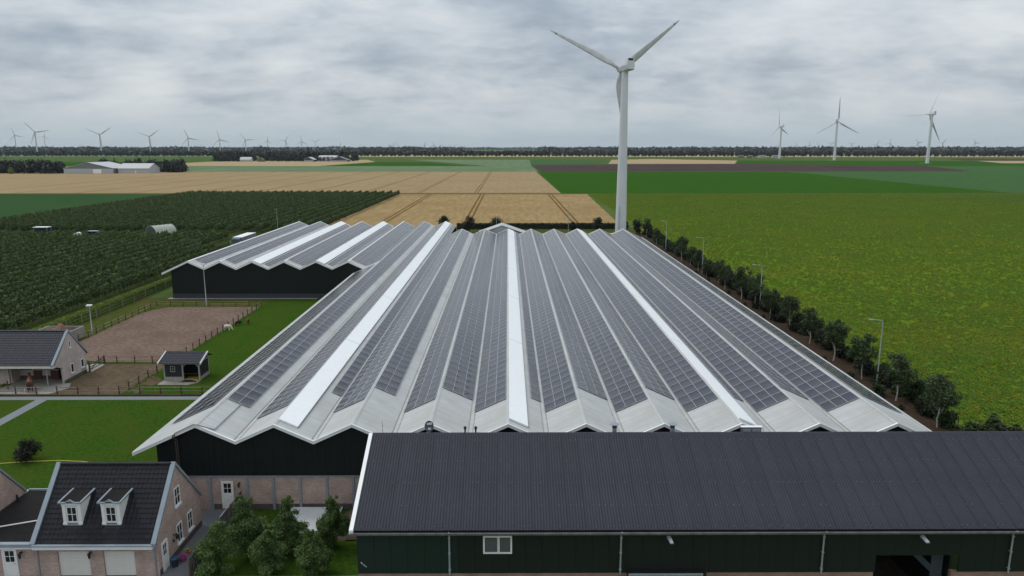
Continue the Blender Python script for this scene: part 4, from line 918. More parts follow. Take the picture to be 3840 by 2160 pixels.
def street_lamp(loc, h, label, arm=1.75):
    e = empty('street_lamp', loc, label, 'street lamp', 'lamp posts along the row of birches'); x, y, _ = loc
    MB().lathe((x, y, 0), [(.10, 0), (.10, 1.3), (.075, 1.35), (.05, h)], 8).build('pole', MT['galv'], e, smooth=True)
    MB().path([(x, y, h), (x - .04, y, h + .1), (x - .2, y, h + .16), (x - arm + .5, y, h + .26)], .038).build('arm', MT['galv'], e)
    MB().hexa([(x - arm, y - .09, h + .26), (x - arm + .55, y - .09, h + .2), (x - arm + .55, y + .09, h + .2), (x - arm, y + .09, h + .26), (x - arm, y - .07, h + .34), (x - arm + .55, y - .07, h + .32), (x - arm + .55, y + .07, h + .32), (x - arm, y + .07, h + .34)]).build('lantern', MT['galv'], e)
street_lamp((44.55, 83.4, 0), 7.75, 'pale lamp post nearest the corrugated barn in the row of birches')
street_lamp((44.4, 124.5, 0), 7.7, 'second lamp post from the corrugated barn along the birches')
street_lamp((43.75, 160.5, 0), 8.1, 'third lamp post from the corrugated barn along the birches')
street_lamp((44.2, 201, 0), 7.8, 'lamp post nearest the tall turbine in the row of birches')
for x, y, h, lb in ((-72, 226, 9.2, 'slim lamp post at the far left corner of the back hall'), (-3.9, 246, 5.6, 'left of two thin poles behind the pale annex roof'), (-1.5, 246, 8.2, 'right of two thin poles behind the pale annex roof'), (20.3, 243, 10.5, 'thin pole at the wheat edge left of the tall turbine'), (-25, 264, 7.0, 'thin pale pole behind the far ridges of the left hall')):
    e = empty('thin_pole', (x, y, 0), lb, 'pole', 'thin poles behind the halls'); MB().lathe((x, y, 0), [(.08, 0), (.045, h)], 6).build('pole', MT['galv'], e)
    if x < -60: MB().path([(x, y, h), (x - .6, y, h + .1)], .04).build('arm', MT['galv'], e)

# ------------------------------------------------------------------ plants
def leaf_cloud(seed, lobes, n, size, flat=.0, outward=.6, asp=1.5):
    """n leaf quads spread through ellipsoid lobes [(cx,cy,cz,rx,ry,rz,weight)]"""
    g = np.random.default_rng(seed); w = np.array([l[6] for l in lobes], float); w /= w.sum()
    idx = g.choice(len(lobes), n, p=w); lob = np.array([l[:6] for l in lobes])[idx]
    d = g.normal(size=(n, 3)); d /= np.linalg.norm(d, axis=1)[:, None]
    r = g.random(n) ** .38 * (1 + .4 * g.random(n) ** 4); c = lob[:, :3] + d * lob[:, 3:] * r[:, None]
    nrm = d * outward + g.normal(size=(n, 3)) * .55 + np.array([0, 0, .35]); nrm /= np.linalg.norm(nrm, axis=1)[:, None]
    t = np.cross(nrm, g.normal(size=(n, 3))); t /= np.linalg.norm(t, axis=1)[:, None]; b = np.cross(nrm, t)
    s = size * (.55 + .9 * g.random(n))[:, None]
    V = np.stack([c - t * s * .5 * asp, c - b * s * .42, c + t * s * .5 * asp, c + b * s * .42], 1).reshape(-1, 3)
    return V, np.arange(4 * n).reshape(-1, 4)
def limbs(seed, h, r, crown, nb=6, base=.35, lean=.0):
    q = random.Random(seed); b = MB(); p = Vector((0, 0, -.05)); k = 5
    for i in range(k):
        z0, z1 = h * i / k, h * (i + 1) / k; e = Vector((q.uniform(-.03, .03) * h, q.uniform(-.03, .03) * h, z1))
        b.tube(p, e, r * (1 - .8 * i / k), r * (1 - .8 * (i + 1) / k), 6, cap=False); p = e
    for i in range(nb):
        z = h * (base + (.92 - base) * i / nb); a = q.uniform(0, 6.28); l = crown * q.uniform(.55, .95)
        b.tube((0, 0, z), (l * math.cos(a), l * math.sin(a), z + l * q.uniform(.4, .9)), r * .35, r * .08, 5, cap=False)
    return b
def lobes_for(seed, h, z0, w, n=9, taper=.5, spread=.55, small=1.):
    q = random.Random(seed); out = []
    for i in range(n):
        f = (i + .5) / n; z = z0 + (h - z0) * (.12 + .78 * f); wz = w * (1 - taper * f) * (.75 + .25 * math.sin(math.pi * min(1, f * 1.6)))
        a = q.uniform(0, 6.28)
        if taper < .25: wz = w * math.sin(math.pi * (.13 + .76 * f)) ** .6
        d = wz * spread * q.uniform(.2, 1); rr = wz * q.uniform(.42, .68) * small * (1.25 - .5 * q.random())
        out.append((d * math.cos(a), d * math.sin(a), z, rr, rr, min(rr * q.uniform(.7, 1.1), (h - z) + .15 * h, ), rr ** 2))
    return out
def plant(name, loc, seed, h, z0, w, nleaf, ls, lm, bm='bark', tr=.06, taper=.5, nl=9, parts=('trunk', 'crown'), label=None, cat='tree', group=None, spread=.55, nb=6, small=1.):
    e = empty(name, loc, label, cat, group)
    b = limbs(seed, h * .82, tr, w * .8, nb, max(.15, z0 / h))
    b.fr(); me = mesh_np(parts[0], [tuple(p) for p in b.v], b.f, MT[bm]); o = bpy.data.objects.new(parts[0], me); place(o, loc, e)
    V, F = leaf_cloud(seed, lobes_for(seed, h, z0, w, nl, taper, spread, small), nleaf, ls)
    o = bpy.data.objects.new(parts[1], mesh_np(parts[1], V, F, MT[lm])); place(o, loc, e)
    return e
# garden pear trees
for i, (x, y, h, w, lb) in enumerate(((-19.2, 43.9, 3.9, 1.35, 'bushy young pear tree nearest the board fence at the bottom edge'), (-18.25, 46.2, 4.7, 1.3, 'tall pear tree beside the board fence, in front of the brick wall'), (-15.95, 43.9, 3.65, 1.3, 'middle pear tree of the front garden row at the bottom edge'),
        (-15.35, 46.6, 4.5, 1.2, 'pear tree covering the left corner of the white concrete slab'), (-12.95, 43.8, 3.5, 1.3, 'pear tree at the bottom edge nearest the corrugated barn'), (-12.45, 47.1, 4.1, 1.15, 'pear tree in front of the right half of the white slab'))):
    plant('pear_tree', (x, y, 0), 20 + i, h * 1.06, .35, w * 1.34, 17000, .085, 'leaf_garden', tr=.05, taper=.62, nl=46, label=lb, group='garden pear trees', nb=14, spread=.85, small=.6)
slab = MB().box(-17.55, -13.05, 49.2, 52.8, 0, .24).build('concrete_slab', MT['concrete_pale']); tag(slab, 'pale rectangular concrete slab in the garden below the brick wall', 'slab')
def mound(name, loc, rx, ry, h, m, seed, label, cat):
    g = random.Random(seed); n = 18; v = []
    for j in range(n + 1):
        for i in range(n + 1):
            a, c = i / n * 2 - 1, j / n * 2 - 1; q = max(0, 1 - a * a - c * c * .9); v.append((a * rx, c * ry, h * q * (.75 + .25 * math.sin(5 * a + seed) * math.cos(6 * c)) + g.uniform(0, .07) * (q > 0)))
    F = np.array([(j * (n + 1) + i, j * (n + 1) + i + 1, (j + 1) * (n + 1) + i + 1, (j + 1) * (n + 1) + i) for j in range(n) for i in range(n)])
    o = bpy.data.objects.new(name, mesh_np(name, v, F, MT[m], None, True)); place(o, loc); tag(o, label, cat); return o
mound('earth_heap', (-11.4, 50.6, -.02), 1.7, 2.4, .9, 'earth', 3, 'dark brown earth heap between the white slab and the corrugated barn', 'heap')
MB().path([(-16.9 + .35 * math.cos(q), 52.2 + .25 * math.sin(q), .26) for q in np.linspace(0, 5.2, 10)], .02).build('hose_loop', MT['black_metal'], slab)
plant('lawn_bush', (-43.9, 62.2, 0), 77, 2.15, .15, 1.25, 2600, .12, 'leaf_dark', tr=.05, taper=.3, nl=11, parts=('stem', 'foliage'), label='dark rounded bush standing alone on the lawn', cat='bush', spread=.7)
hs = MB().path([(-50, 60.2, .02), (-47, 61.2, .02), (-45.95, 61.43, .02), (-43.8, 61.85, .02), (-41.1, 62.06, .02), (-38.75, 61.83, .02), (-36.4, 61.2, .02), (-34.5, 60.4, .02)], .035).build('garden_hose', MT['hose_yellow']); tag(hs, 'yellow garden hose lying across the lawn behind the garage', 'hose')
# toys and bin in the alley
bn = empty('rubbish_bin', (-22.75, 45.0, 0), 'dark bin with blue lid in the alley beside the garage', 'bin'); MB().lathe((-22.75, 45.0, 0), [(.2, 0), (.26, .55), (.27, .6)], 14).build('body', MT['plastic_navy'], bn, smooth=True); MB().lathe((-22.75, 45.0, .6), [(.285, 0), (.25, .06), (.05, .1)], 14).build('lid', MT['plastic_blue'], bn, smooth=True)
ty = empty('toy_tub', (-22.5, 45.7, 0), 'pink plastic toy tub in the alley behind the bin', 'toy'); MB().lathe((-22.5, 45.7, 0), [(.2, 0), (.28, .3), (.3, .33), (.26, .33), (.2, .1)], 12).build('tub', MT['plastic_pink'], ty); MB().path([(-22.75, 45.7, .33), (-22.6, 45.7, .5), (-22.4, 45.7, .5), (-22.25, 45.7, .33)], .02).build('handle', MT['plastic_pink'], ty)
tk = empty('toy_tricycle', (-22.55, 46.35, 0), 'orange and green toy tricycle in the alley behind the pink tub', 'toy')
MB().path([(-22.5, 46.1, .2), (-22.5, 46.3, .5), (-22.55, 46.6, .2)], .035).build('frame', MT['plastic_orange'], tk); MB().box(-22.62, -22.42, 46.4, 46.6, .35, .42).build('saddle', MT['plastic_green'], tk); MB().tube((-22.65, 46.2, .55), (-22.3, 46.2, .55), .025).build('handlebar', MT['plastic_green'], tk)
for x, y in ((-22.5, 46.08), (-22.66, 46.62), (-22.4, 46.62)): MB().tube((x - .03, y, .12), (x + .03, y, .12), .12, n=12).build('wheel', MT['plastic_orange'], tk)

# birches and shrubs in the planting bed on the right
BIRCH = []
for s_ in range(4):
    BIRCH.append(plant('birch_tree', (43.8 - s_ * .07, 69.6 + 7.85 * s_, 0), 100 + s_, 5.8, 1.7, 1.75, 3400, .16, 'leaf_birch', 'birch', .085, .1, 26, label='birch %s from the corrugated barn in the row along the potato field' % ('nearest', 'second', 'third', 'fourth')[s_] if s_ else 'birch with pale trunk nearest the corrugated barn in the bed row', group='row of birches', nb=9, spread=.9, small=.62))
ordn = ('fifth', 'sixth', 'seventh', 'eighth', 'ninth', 'tenth', 'eleventh', 'twelfth', 'thirteenth', 'fourteenth', 'fifteenth', 'sixteenth', 'seventeenth')
for i, (y, sc) in enumerate(((101.7, 1.05), (110.1, .98), (117.2, 1.), (125.6, 1.02), (133.3, 1.14), (143, .85), (149.1, .9), (157, .7), (164.2, .88), (172.6, .9), (180.3, 1.05), (212.9, .85), (229, 1.0))):
    copy_tree(BIRCH[(i * 3 + 1) % 4], (43.9 + .25 * math.sin(i * 2.3), y, 0), i * 1.9 + .4, (sc * (.86 + .3 * ((i * 7) % 5) / 5), sc * (.86 + .3 * ((i * 3) % 5) / 5), sc * (.92 + .2 * ((i * 11) % 7) / 7)), '%s birch from the corrugated barn in the row along the potato field' % ordn[i])
SHRUB = [plant('shrub', (45.9, 64.8, 0), 140, 3.2, .1, 1.7, 2200, .2, 'leaf_birch', tr=.04, taper=.3, nl=10, parts=('stem', 'foliage'), label='large dark shrub right of the barn ridge end', cat='shrub', group='shrubs below the birches'),
         plant('shrub', (42.6, 79.2, 0), 141, 1.5, .05, 1.2, 1100, .17, 'leaf_shrub', tr=.03, taper=.3, nl=8, parts=('stem', 'foliage'), label='low green shrub under the birches along the hall', cat='shrub', group='shrubs below the birches'),
         plant('shrub', (44.9, 73.4, 0), 142, 2.0, .05, 1.5, 1400, .18, 'leaf_dark', tr=.03, taper=.3, nl=8, parts=('stem', 'foliage'), label='low green shrub under the birches along the hall', cat='shrub', group='shrubs below the birches')]
q = random.Random(5)
for i in range(70):
    y = 62 + i * 2.5 + q.uniform(-.8, .8)
    copy_tree(SHRUB[1 + q.randrange(2)], (q.uniform(44.9, 46.3), y, 0), q.uniform(0, 6), q.uniform(1.0, 1.8), 'low green shrub under the birches along the hall')
for i in range(12): copy_tree(SHRUB[1], (q.uniform(42.2, 43.2), 62 + i * 11 + q.uniform(-2, 2), 0), q.uniform(0, 6), q.uniform(.35, .65), 'low green shrub under the birches along the hall')
# rounded trees and hedge behind the halls
for i, (x, y, h, w, lb) in enumerate(((-22.5, 254, 4.6, 2.5, 'rounded dark tree behind the leftmost far ridges'), (-13, 241.5, 5.8, 2.8, 'largest rounded dark tree behind the zigzag hall at the wheat edge'), (-4, 250, 4.4, 2.5, 'rounded dark tree just left of the pale annex peak'), (22.5, 250, 2.6, 1.8, 'smallest rounded dark tree at the wheat edge'), (31.3, 248.5, 4.4, 2.4, 'rounded dark tree just left of the tall turbine tower'), (42.5, 238, 5.0, 2.0, 'rounded dark tree just right of the tall turbine tower'), (39.8, 245, 4.2, 1.4, 'thin brownish tree touching the right of the turbine tower'))):
    plant('rounded_tree', (x, y, 0), 160 + i, h, .3, w, 1900, .26, 'leaf_dark', tr=.1, taper=.1, nl=14, label=lb, group='rounded trees behind the hall', spread=.6)
def hedge(name, x0, x1, y0, y1, h, n, size, m, label, parts=None, seed=1):
    g = np.random.default_rng(seed); L_ = max(x1 - x0, y1 - y0)
    c = np.stack([g.uniform(x0, x1, n), g.uniform(y0, y1, n), h * (1 - g.random(n) ** 2.2) * (.97 + .06 * g.random(n))], 1)
    V, F = leaf_cloud(seed, [(0, 0, 0, 1e-3, 1e-3, 1e-3, 1)], n, size, outward=.2); V = V.reshape(n, 4, 3) + c[:, None]
    o = bpy.data.objects.new(name, mesh_np(name, V.reshape(-1, 3) - np.array([(x0 + x1) / 2, (y0 + y1) / 2, 0]), F, MT[m])); place(o, ((x0 + x1) / 2, (y0 + y1) / 2, 0)); tag(o, label, 'hedge')
    MB().box(x0 + .15, x1 - .15, y0 + .15, y1 - .15, 0, h * .86).build('core', MT[m], o)
    return o
hedge('clipped_hedge', -71.0, -69.6, 96, 152, 1.55, 30000, .15, 'leaf_hedge', 'long clipped bright green hedge beside the orchard', seed=4)
hedge('field_hedge', -18, 40, 252.5, 254.2, 1.9, 5000, .35, 'leaf_dark', 'low dark hedge between the halls and the wheat', seed=5)
# ------------------------------------------------------------------ orchard
g_o = np.random.default_rng(11); OT = []
for s_ in range(4):
    e = empty('orchard_tree', (-76, 100, 0), 'small fruit tree in the front rows of the dark orchard left of the hedge', 'tree', 'front rows of the orchard')
    b = limbs(300 + s_, 2.2, .05, .6, 4, .3); o = bpy.data.objects.new('trunk', mesh_np('trunk', [tuple(p) for p in b.v], b.f, MT['bark'])); place(o, (-76, 100, 0), e)
    V, F = leaf_cloud(300 + s_, lobes_for(300 + s_, 2.75, .4, .72, 10, .3, .55), 300, .19); o = bpy.data.objects.new('crown', mesh_np('crown', V, F, MT['leaf_orchard'])); place(o, (-76, 100, 0), e)
    OT.append(e)
pts = []
for x in np.arange(-76.8, -330, -3.8):
    for y in np.arange(96, 227, .85): pts.append((x, y, 1.))
for i_, x in enumerate(-65.6 - 4.6 * np.arange(28)):
    for y in np.arange(241, 440, .85): pts.append((x, y, 1.05))
pts = np.array(pts); pts += g_o.normal(size=pts.shape) * np.array([.14, .1, .03])
vis = np.abs(pts[:, 0]) < pts[:, 1] * .735 + 4; pts = pts[vis]
keep = ~(((pts[:, 0] > -85) & (pts[:, 1] > 198) & (pts[:, 1] < 240)) | ((np.abs(pts[:, 0] + 113.5) < 5) & (pts[:, 1] > 224) & (pts[:, 1] < 243)) | ((np.abs(pts[:, 0] + 131) < 4) & (pts[:, 1] > 222) & (pts[:, 1] < 236)))
pts = pts[keep & (g_o.random(len(pts)) > .015)]
dist = np.hypot(pts[:, 0], pts[:, 1]); pts = pts[np.argsort(dist)]
used = 0
for i, (x, y, _) in enumerate(pts[:300]):
    sc = float(g_o.uniform(.94, 1.08)); s3 = (sc, sc, sc)
    if used < 4:
        OT[used].location = (x, y, 0); WL[OT[used].name] = Vector((x, y, 0)); used += 1
    else: copy_tree(OT[i % 4], (x, y, 0), float(g_o.uniform(0, 6.28)), s3)
def scatter(name, P3, protos, smin, smax, label, cat, seed=0, rows=None):
    me = bpy.data.meshes.new(name); me.from_pydata([tuple(p) for p in P3], [], []); at = me.attributes.new('row_scale', 'FLOAT', 'POINT'); at.data.foreach_set('value', np.asarray(rows if rows is not None else np.ones(len(P3)), dtype=np.float32)); o = bpy.data.objects.new(name, me); COL.objects.link(o); tag(o, label, cat, None, 'stuff')
    ng = bpy.data.node_groups.new(name, 'GeometryNodeTree'); ng.interface.new_socket('Geometry', in_out='INPUT', socket_type='NodeSocketGeometry'); ng.interface.new_socket('Geometry', in_out='OUTPUT', socket_type='NodeSocketGeometry')
    t = ng; L = t.links.new; gi = N(t, 'NodeGroupInput'); go = N(t, 'NodeGroupOutput')
    iop = N(t, 'GeometryNodeInstanceOnPoints'); L(gi.outputs[0], iop.inputs['Points'])
    g2 = N(t, 'GeometryNodeGeometryToInstance')
    for p in reversed(protos):
        oi = N(t, 'GeometryNodeObjectInfo'); oi.inputs[0].default_value = p; L(oi.outputs['Geometry'], g2.inputs[0])
    L(g2.outputs[0], iop.inputs['Instance']); iop.inputs['Pick Instance'].default_value = True
    ri = N(t, 'FunctionNodeRandomValue', data_type='INT'); ri.inputs[4].default_value = 0; ri.inputs[5].default_value = len(protos) - 1; L(ri.outputs[2], iop.inputs['Instance Index'])
    rr = N(t, 'FunctionNodeRandomValue', data_type='FLOAT_VECTOR'); rr.inputs[0].default_value = (-.08, -.08, 0); rr.inputs[1].default_value = (.08, .08, 6.283); rr.inputs['Seed'].default_value = 3 + seed; L(rr.outputs[0], iop.inputs['Rotation'])
    rs_ = N(t, 'FunctionNodeRandomValue', data_type='FLOAT'); rs_.inputs[2].default_value = smin; rs_.inputs[3].default_value = smax; rs_.inputs['Seed'].default_value = 9 + seed; na_ = N(t, 'GeometryNodeInputNamedAttribute', data_type='FLOAT'); na_.inputs[0].default_value = 'row_scale'; mu = N(t, 'ShaderNodeMath', operation='MULTIPLY'); L(rs_.outputs[1], mu.inputs[0]); L(na_.outputs[0], mu.inputs[1]); L(mu.outputs[0], iop.inputs['Scale'])
    L(iop.outputs[0], go.inputs[0]); md = o.modifiers.new('scatter', 'NODES'); md.node_group = ng
    return o
crowns = [[c for c in e.children if c.name.startswith('crown')][0] for e in OT]
scatter('orchard_rows', [(x, y, 0) for x, y, _ in pts[300:]], crowns, .94, 1.08, 'dark green rows of fruit trees of the wide orchard on the left', 'orchard', 0, pts[300:, 2])
# potato crop in front of the far field
PP = []
for s_ in range(5):
    V, F = leaf_cloud(500 + s_, [(0, 0, .12, .40, .40, .12, 1), (.2, .1, .2, .25, .25, .1, .6), (-.18, -.1, .18, .22, .25, .1, .6)], 40, .14, outward=.2)
    o = bpy.data.objects.new('potato_plant', mesh_np('potato_plant', V, F, MT['leaf_potato' if s_ < 4 else 'leaf_potato2'])); place(o, (47 + s_ * .8, 66 + s_ * 3, 0)); tag(o, 'leafy potato plant at the edge of the field beside the birches', 'potato plant', 'potato plants'); PP.append(o)
gp = np.random.default_rng(21); pp = []
for x in np.arange(47.5, 335, .75):
    ys = np.arange(55, 447, .42); ys = ys[(x < ys * .735 + 2) & (x > 46.6 + (ys - 262) * .014) & (gp.random(len(ys)) < np.clip(1.6 - ys / 130, .42, 1))]
    pp += [(x + gp.normal() * .08, y + gp.normal() * .1, 0) for y in ys]
scatter('potato_crop', pp, PP, .6, .95, 'yellow-green leafy potato crop covering the field right of the birches', 'crop', 4)
# ------------------------------------------------------------------ animals
def skin_body(name, verts, edges, radii, m, parent, loc, rz):
    me = bpy.data.meshes.new(name); me.from_pydata(verts, edges, []); me.materials.append(MT[m])
    o = bpy.data.objects.new(name, me); place(o, loc, parent); o.rotation_euler = (0, 0, rz)
    o.modifiers.new('skin', 'SKIN'); sv = me.skin_vertices[0].data
    for i, r in enumerate(radii): sv[i].radius = r if isinstance(r, tuple) else (r, r)
    sv[0].use_root = True
    s_ = o.modifiers.new('sub', 'SUBSURF'); s_.levels = 2; s_.render_levels = 2
    return o
def quadruped(name, loc, rz, s, m, label, cat, head_down=True, neck=1., tail=None, mane=None, leg_r=1., group=None):
    # faces +X, s = height at the withers
    e = empty(name, loc, label, cat, group)
    V = [(0, 0, .78), (.30, 0, .80), (.50, 0, .80), (-.30, 0, .80), (-.50, 0, .78)]; Rr = [(.19, .23), (.21, .25), (.15, .20), (.19, .22), (.15, .18)]
    E = [(0, 1), (1, 2), (0, 3), (3, 4)]
    if head_down: nk = [(.66, 0, .72), (.80, 0, .48), (.90, 0, .24), (1.06, 0, .10)]
    else: nk = [(.66, 0, .92), (.84, 0, 1.04), (1.0, 0, 1.08), (1.2, 0, .96)]
    i0 = len(V); V += nk; Rr += [(.12, .15), (.08 * neck, .11 * neck), (.075, .09), (.045, .05)]; E += [(2, i0), (i0, i0 + 1), (i0 + 1, i0 + 2), (i0 + 2, i0 + 3)]
    for sy in (-1, 1):
        i = len(V); V += [(.38, sy * .13, .56), (.37, sy * .13, .32), (.38, sy * .13, .06), (.42, sy * .13, .0)]; Rr += [.085 * leg_r, .05 * leg_r, .036 * leg_r, .045 * leg_r]; E += [(1, i), (i, i + 1), (i + 1, i + 2), (i + 2, i + 3)]
        i = len(V); V += [(-.36, sy * .14, .54), (-.46, sy * .14, .32), (-.42, sy * .14, .07), (-.38, sy * .14, .0)]; Rr += [.11 * leg_r, .05 * leg_r, .037 * leg_r, .045 * leg_r]; E += [(3, i), (i, i + 1), (i + 1, i + 2), (i + 2, i + 3)]
    i = len(V); hd = nk[-2]
    for sy in (-1, 1): V.append((hd[0] - .02, sy * .09, hd[2] + .13)); Rr.append(.018); E.append((i0 + 2, len(V) - 1))
    V = [tuple(np.array(p) * s) for p in V]; Rr = [tuple(np.array(r if isinstance(r, tuple) else (r, r)) * s) for r in Rr]
    skin_body('body', V, E, Rr, m, e, loc, rz)
    if tail:
        tv = [tuple(np.array(p) * s) for p in ((-.60, 0, .86), (-.70, 0, .62), (-.68, 0, .34), (-.67, 0, .2))]; skin_body('tail', tv, [(0, 1), (1, 2), (2, 3)], [.03 * s, .06 * s, .05 * s, .02 * s], tail, e, loc, rz)
    if mane:
        mv = [tuple(np.array(p) * s) for p in (((.52, 0, .98), (.72, 0, .86), (.88, 0, .58)) if head_down else ((.52, 0, 1.0), (.72, 0, 1.1), (.9, 0, 1.2)))]; skin_body('mane', mv, [(0, 1), (1, 2)], [(.025 * s, .05 * s)] * 3, mane, e, loc, rz)
    return e
hz_ = quadruped('horse', (-56.1, 81.45, .012), R(122), 1.55, 'horse_coat', 'brown bay horse seen from behind on the concrete pad before the stable', 'horse', False, 1.25, 'horse_black', 'horse_black', 1.05)
MB().lathe((-56.36, 80.85, .02), [(.06, 0), (.05, .1), (.055, .42)], 8).build('white_sock', MT['white_paint'], hz_)
quadruped('alpaca', (-43.9, 110.0, 0), R(-5), .95, 'fleece_white', 'white alpaca grazing on the lawn beside the arena fence', 'alpaca', True, 1.3, None, None, 1.2)
quadruped('alpaca', (-43.4, 113.2, 0), R(60), .8, 'fleece_dark', 'dark brown alpaca grazing close to the arena fence', 'alpaca', True, 1.3, None, None, 1.3)
quadruped('alpaca', (-42.2, 114.4, 0), R(-80), .85, 'fleece_brown', 'reddish brown alpaca farthest from the arena fence', 'alpaca', True, 1.3, None, None, 1.3)

# ------------------------------------------------------------------ vehicles and tunnel in the orchard
def wheel(p, x, y, r, w, axis='x'):
    o = MB().tube((x - w / 2, y, r), (x + w / 2, y, r), r, n=14).build('wheel', MT['black_metal'], p); MB().tube((x - w / 2 - .01, y, r), (x + w / 2 + .01, y, r), r * .55, n=10).build('rim', MT['galv'], o)
tr = empty('box_truck', (-76.9, 208, 0), 'white-roofed box truck with blue-grey cab parked behind the back hall', 'truck')
X0, X1, TY = -78.2, -75.6, 203.0
MB().box(X0, X1, TY + 1.9, TY + 13.5, 1.0, 2.95).build('cargo_box', MT['curtain_grey'], tr); MB().box(X0 - .03, X1 + .03, TY + 1.85, TY + 13.55, 2.955, 3.05).build('box_roof', MT['skylight'], tr)
MB().hexa([(X0 + .1, TY, .55), (X1 - .1, TY, .55), (X1 - .1, TY + 1.8, .55), (X0 + .1, TY + 1.8, .55), (X0 + .16, TY + .35, 2.75), (X1 - .16, TY + .35, 2.75), (X1 - .16, TY + 1.8, 2.85), (X0 + .16, TY + 1.8, 2.85)]).build('cab', MT['cab_blue'], tr)
MB().poly([(X0 + .25, TY + .16, 1.75), (X1 - .25, TY + .16, 1.75), (X1 - .28, TY + .3, 2.6), (X0 + .28, TY + .3, 2.6)]).build('windscreen', MT['glass'], tr)
MB().box(X0 + .05, X1 - .05, TY - .1, TY + .05, .5, .85).build('bumper', MT['white_trim'], tr)
for x in (X0 + .3, X1 - .55): MB().box(x, x + .28, TY - .06, TY, .9, 1.15).build('headlight', MT['white_trim'], tr)
for x in (X0 - .12, X1 + .02): MB().box(x, x + .1, TY + .2, TY + .3, 1.7, 2.2).build('mirror', MT['white_trim'], tr)
for x in (X0 + .25, X1 - .25):
    for y in (TY + 1.0, TY + 9.8, TY + 11.2): wheel(tr, x, y, .48, .3)
MB().box(X0 + .3, X1 - .3, TY + 1.8, TY + 13.3, .75, .995).build('chassis', MT['black_metal'], tr)
tn = empty('poly_tunnel', (-113.6, 237, 0), 'cream arched polytunnel standing among the orchard rows', 'polytunnel')
prof = [(-3.3 * math.cos(a), 3.25 * math.sin(a)) for a in np.linspace(0, math.pi, 13)]
b = MB(); v = []; f = []
ax = Vector((.55, .84, 0)).normalized(); pr = Vector((-.84, .55, 0)).normalized(); c0 = Vector((-115.2, 233.2, 0))
for j in range(2):
    for p, z in prof: v.append(tuple(c0 + ax * (7 * j) + pr * p + Vector((0, 0, z))))
b.v = [Vector(p) for p in v]; b.f = [(i, i + 1, 14 + i, 13 + i) for i in range(12)]; b.mi = [0] * 12; b.build('cover', MT['tunnel_film'], tn, smooth=True)
for j in range(2): MB().poly([c0 + ax * (7 * j + (.02 if j == 0 else -.02)) + pr * p + Vector((0, 0, z)) for p, z in prof]).build('end_wall', MT['glass_grey'], tn)
for j in range(6): 
    MB().path([c0 + ax * (1.4 * j) + pr * p * 1.01 + Vector((0, 0, z * 1.01)) for p, z in prof], .05, 5).build('hoop', MT['concrete_pale'], tn)
dv = empty('dark_van', (-131, 229.5, 0), 'dark van with pale roof parked in the orchard lane', 'van')
MB().prism([(-133.3, 228.7, .4), (-128.8, 228.7, .4), (-128.8, 228.7, 1.1), (-129.5, 228.7, 1.25), (-130.2, 228.7, 2.0), (-133.2, 228.7, 2.05)], (0, 1.8, 0)).build('body', MT['tarp_dark'], dv)
MB().box(-133.1, -130.3, 228.75, 230.45, 2.05, 2.12).build('roof', MT['galv'], dv); MB().box(-132.9, -130.4, 228.68, 228.7, 1.35, 1.85).build('side_window', MT['glass'], dv)
for x in (-132.5, -129.6):
    for y in (228.75, 230.4): o = MB().tube((x, y - .1, .34), (x, y + .1, .34), .34, n=12).build('wheel', MT['black_metal'], dv)
wt = empty('white_trailer', (-136.5, 229, 0), 'small white covered trailer left of the dark van in the orchard', 'trailer')
MB().prism([(-137.4, 228.4, .5), (-135.6, 228.4, .5), (-135.6, 228.4, 1.4), (-136.2, 228.4, 1.75), (-137.3, 228.4, 1.3)], (0, 1.4, 0)).build('cover', MT['white_trim'], wt)
for y in (228.45, 229.75): MB().tube((-136.5, y - .08, .3), (-136.5, y + .08, .3), .3, n=10).build('wheel', MT['black_metal'], wt)
MB().bar((-135.6, 229.1, .5), (-134.6, 229.1, .45), .08, .08).build('drawbar', MT['galv'], wt)
cp = empty('flat_canopy', (-150.5, 234, 0), 'flat pale canopy on thin posts at the left of the orchard lane', 'canopy')
MB().box(-153, -148.3, 233, 235.4, 2.75, 2.9).build('roof', MT['white_trim'], cp); MB().box(-152.9, -148.4, 234.9, 235, .3, 2.7).build('back_sheet', MT['tarp_dark'], cp)
for x in (-152.8, -148.5):
    for y in (233.1, 235.2): MB().tube((x, y, 0), (x, y, 2.75), .05, n=6).build('post', MT['galv'], cp)
tkk = empty('water_tank', (37.5, 226, 0), 'teal rounded water tanks beside the turbine foot', 'tank')
MB().lathe((37.2, 226, 0), [(1.2, 0), (1.3, .9), (1.1, 1.6), (.4, 2.0), (.3, 2.15)], 16).build('tank_shell', MT['tank_teal'], tkk, smooth=True); MB().lathe((39.3, 224, 0), [(.9, 0), (1.0, .6), (.8, 1.1), (.3, 1.4)], 14).build('small_tank', MT['tank_teal'], tkk, smooth=True)

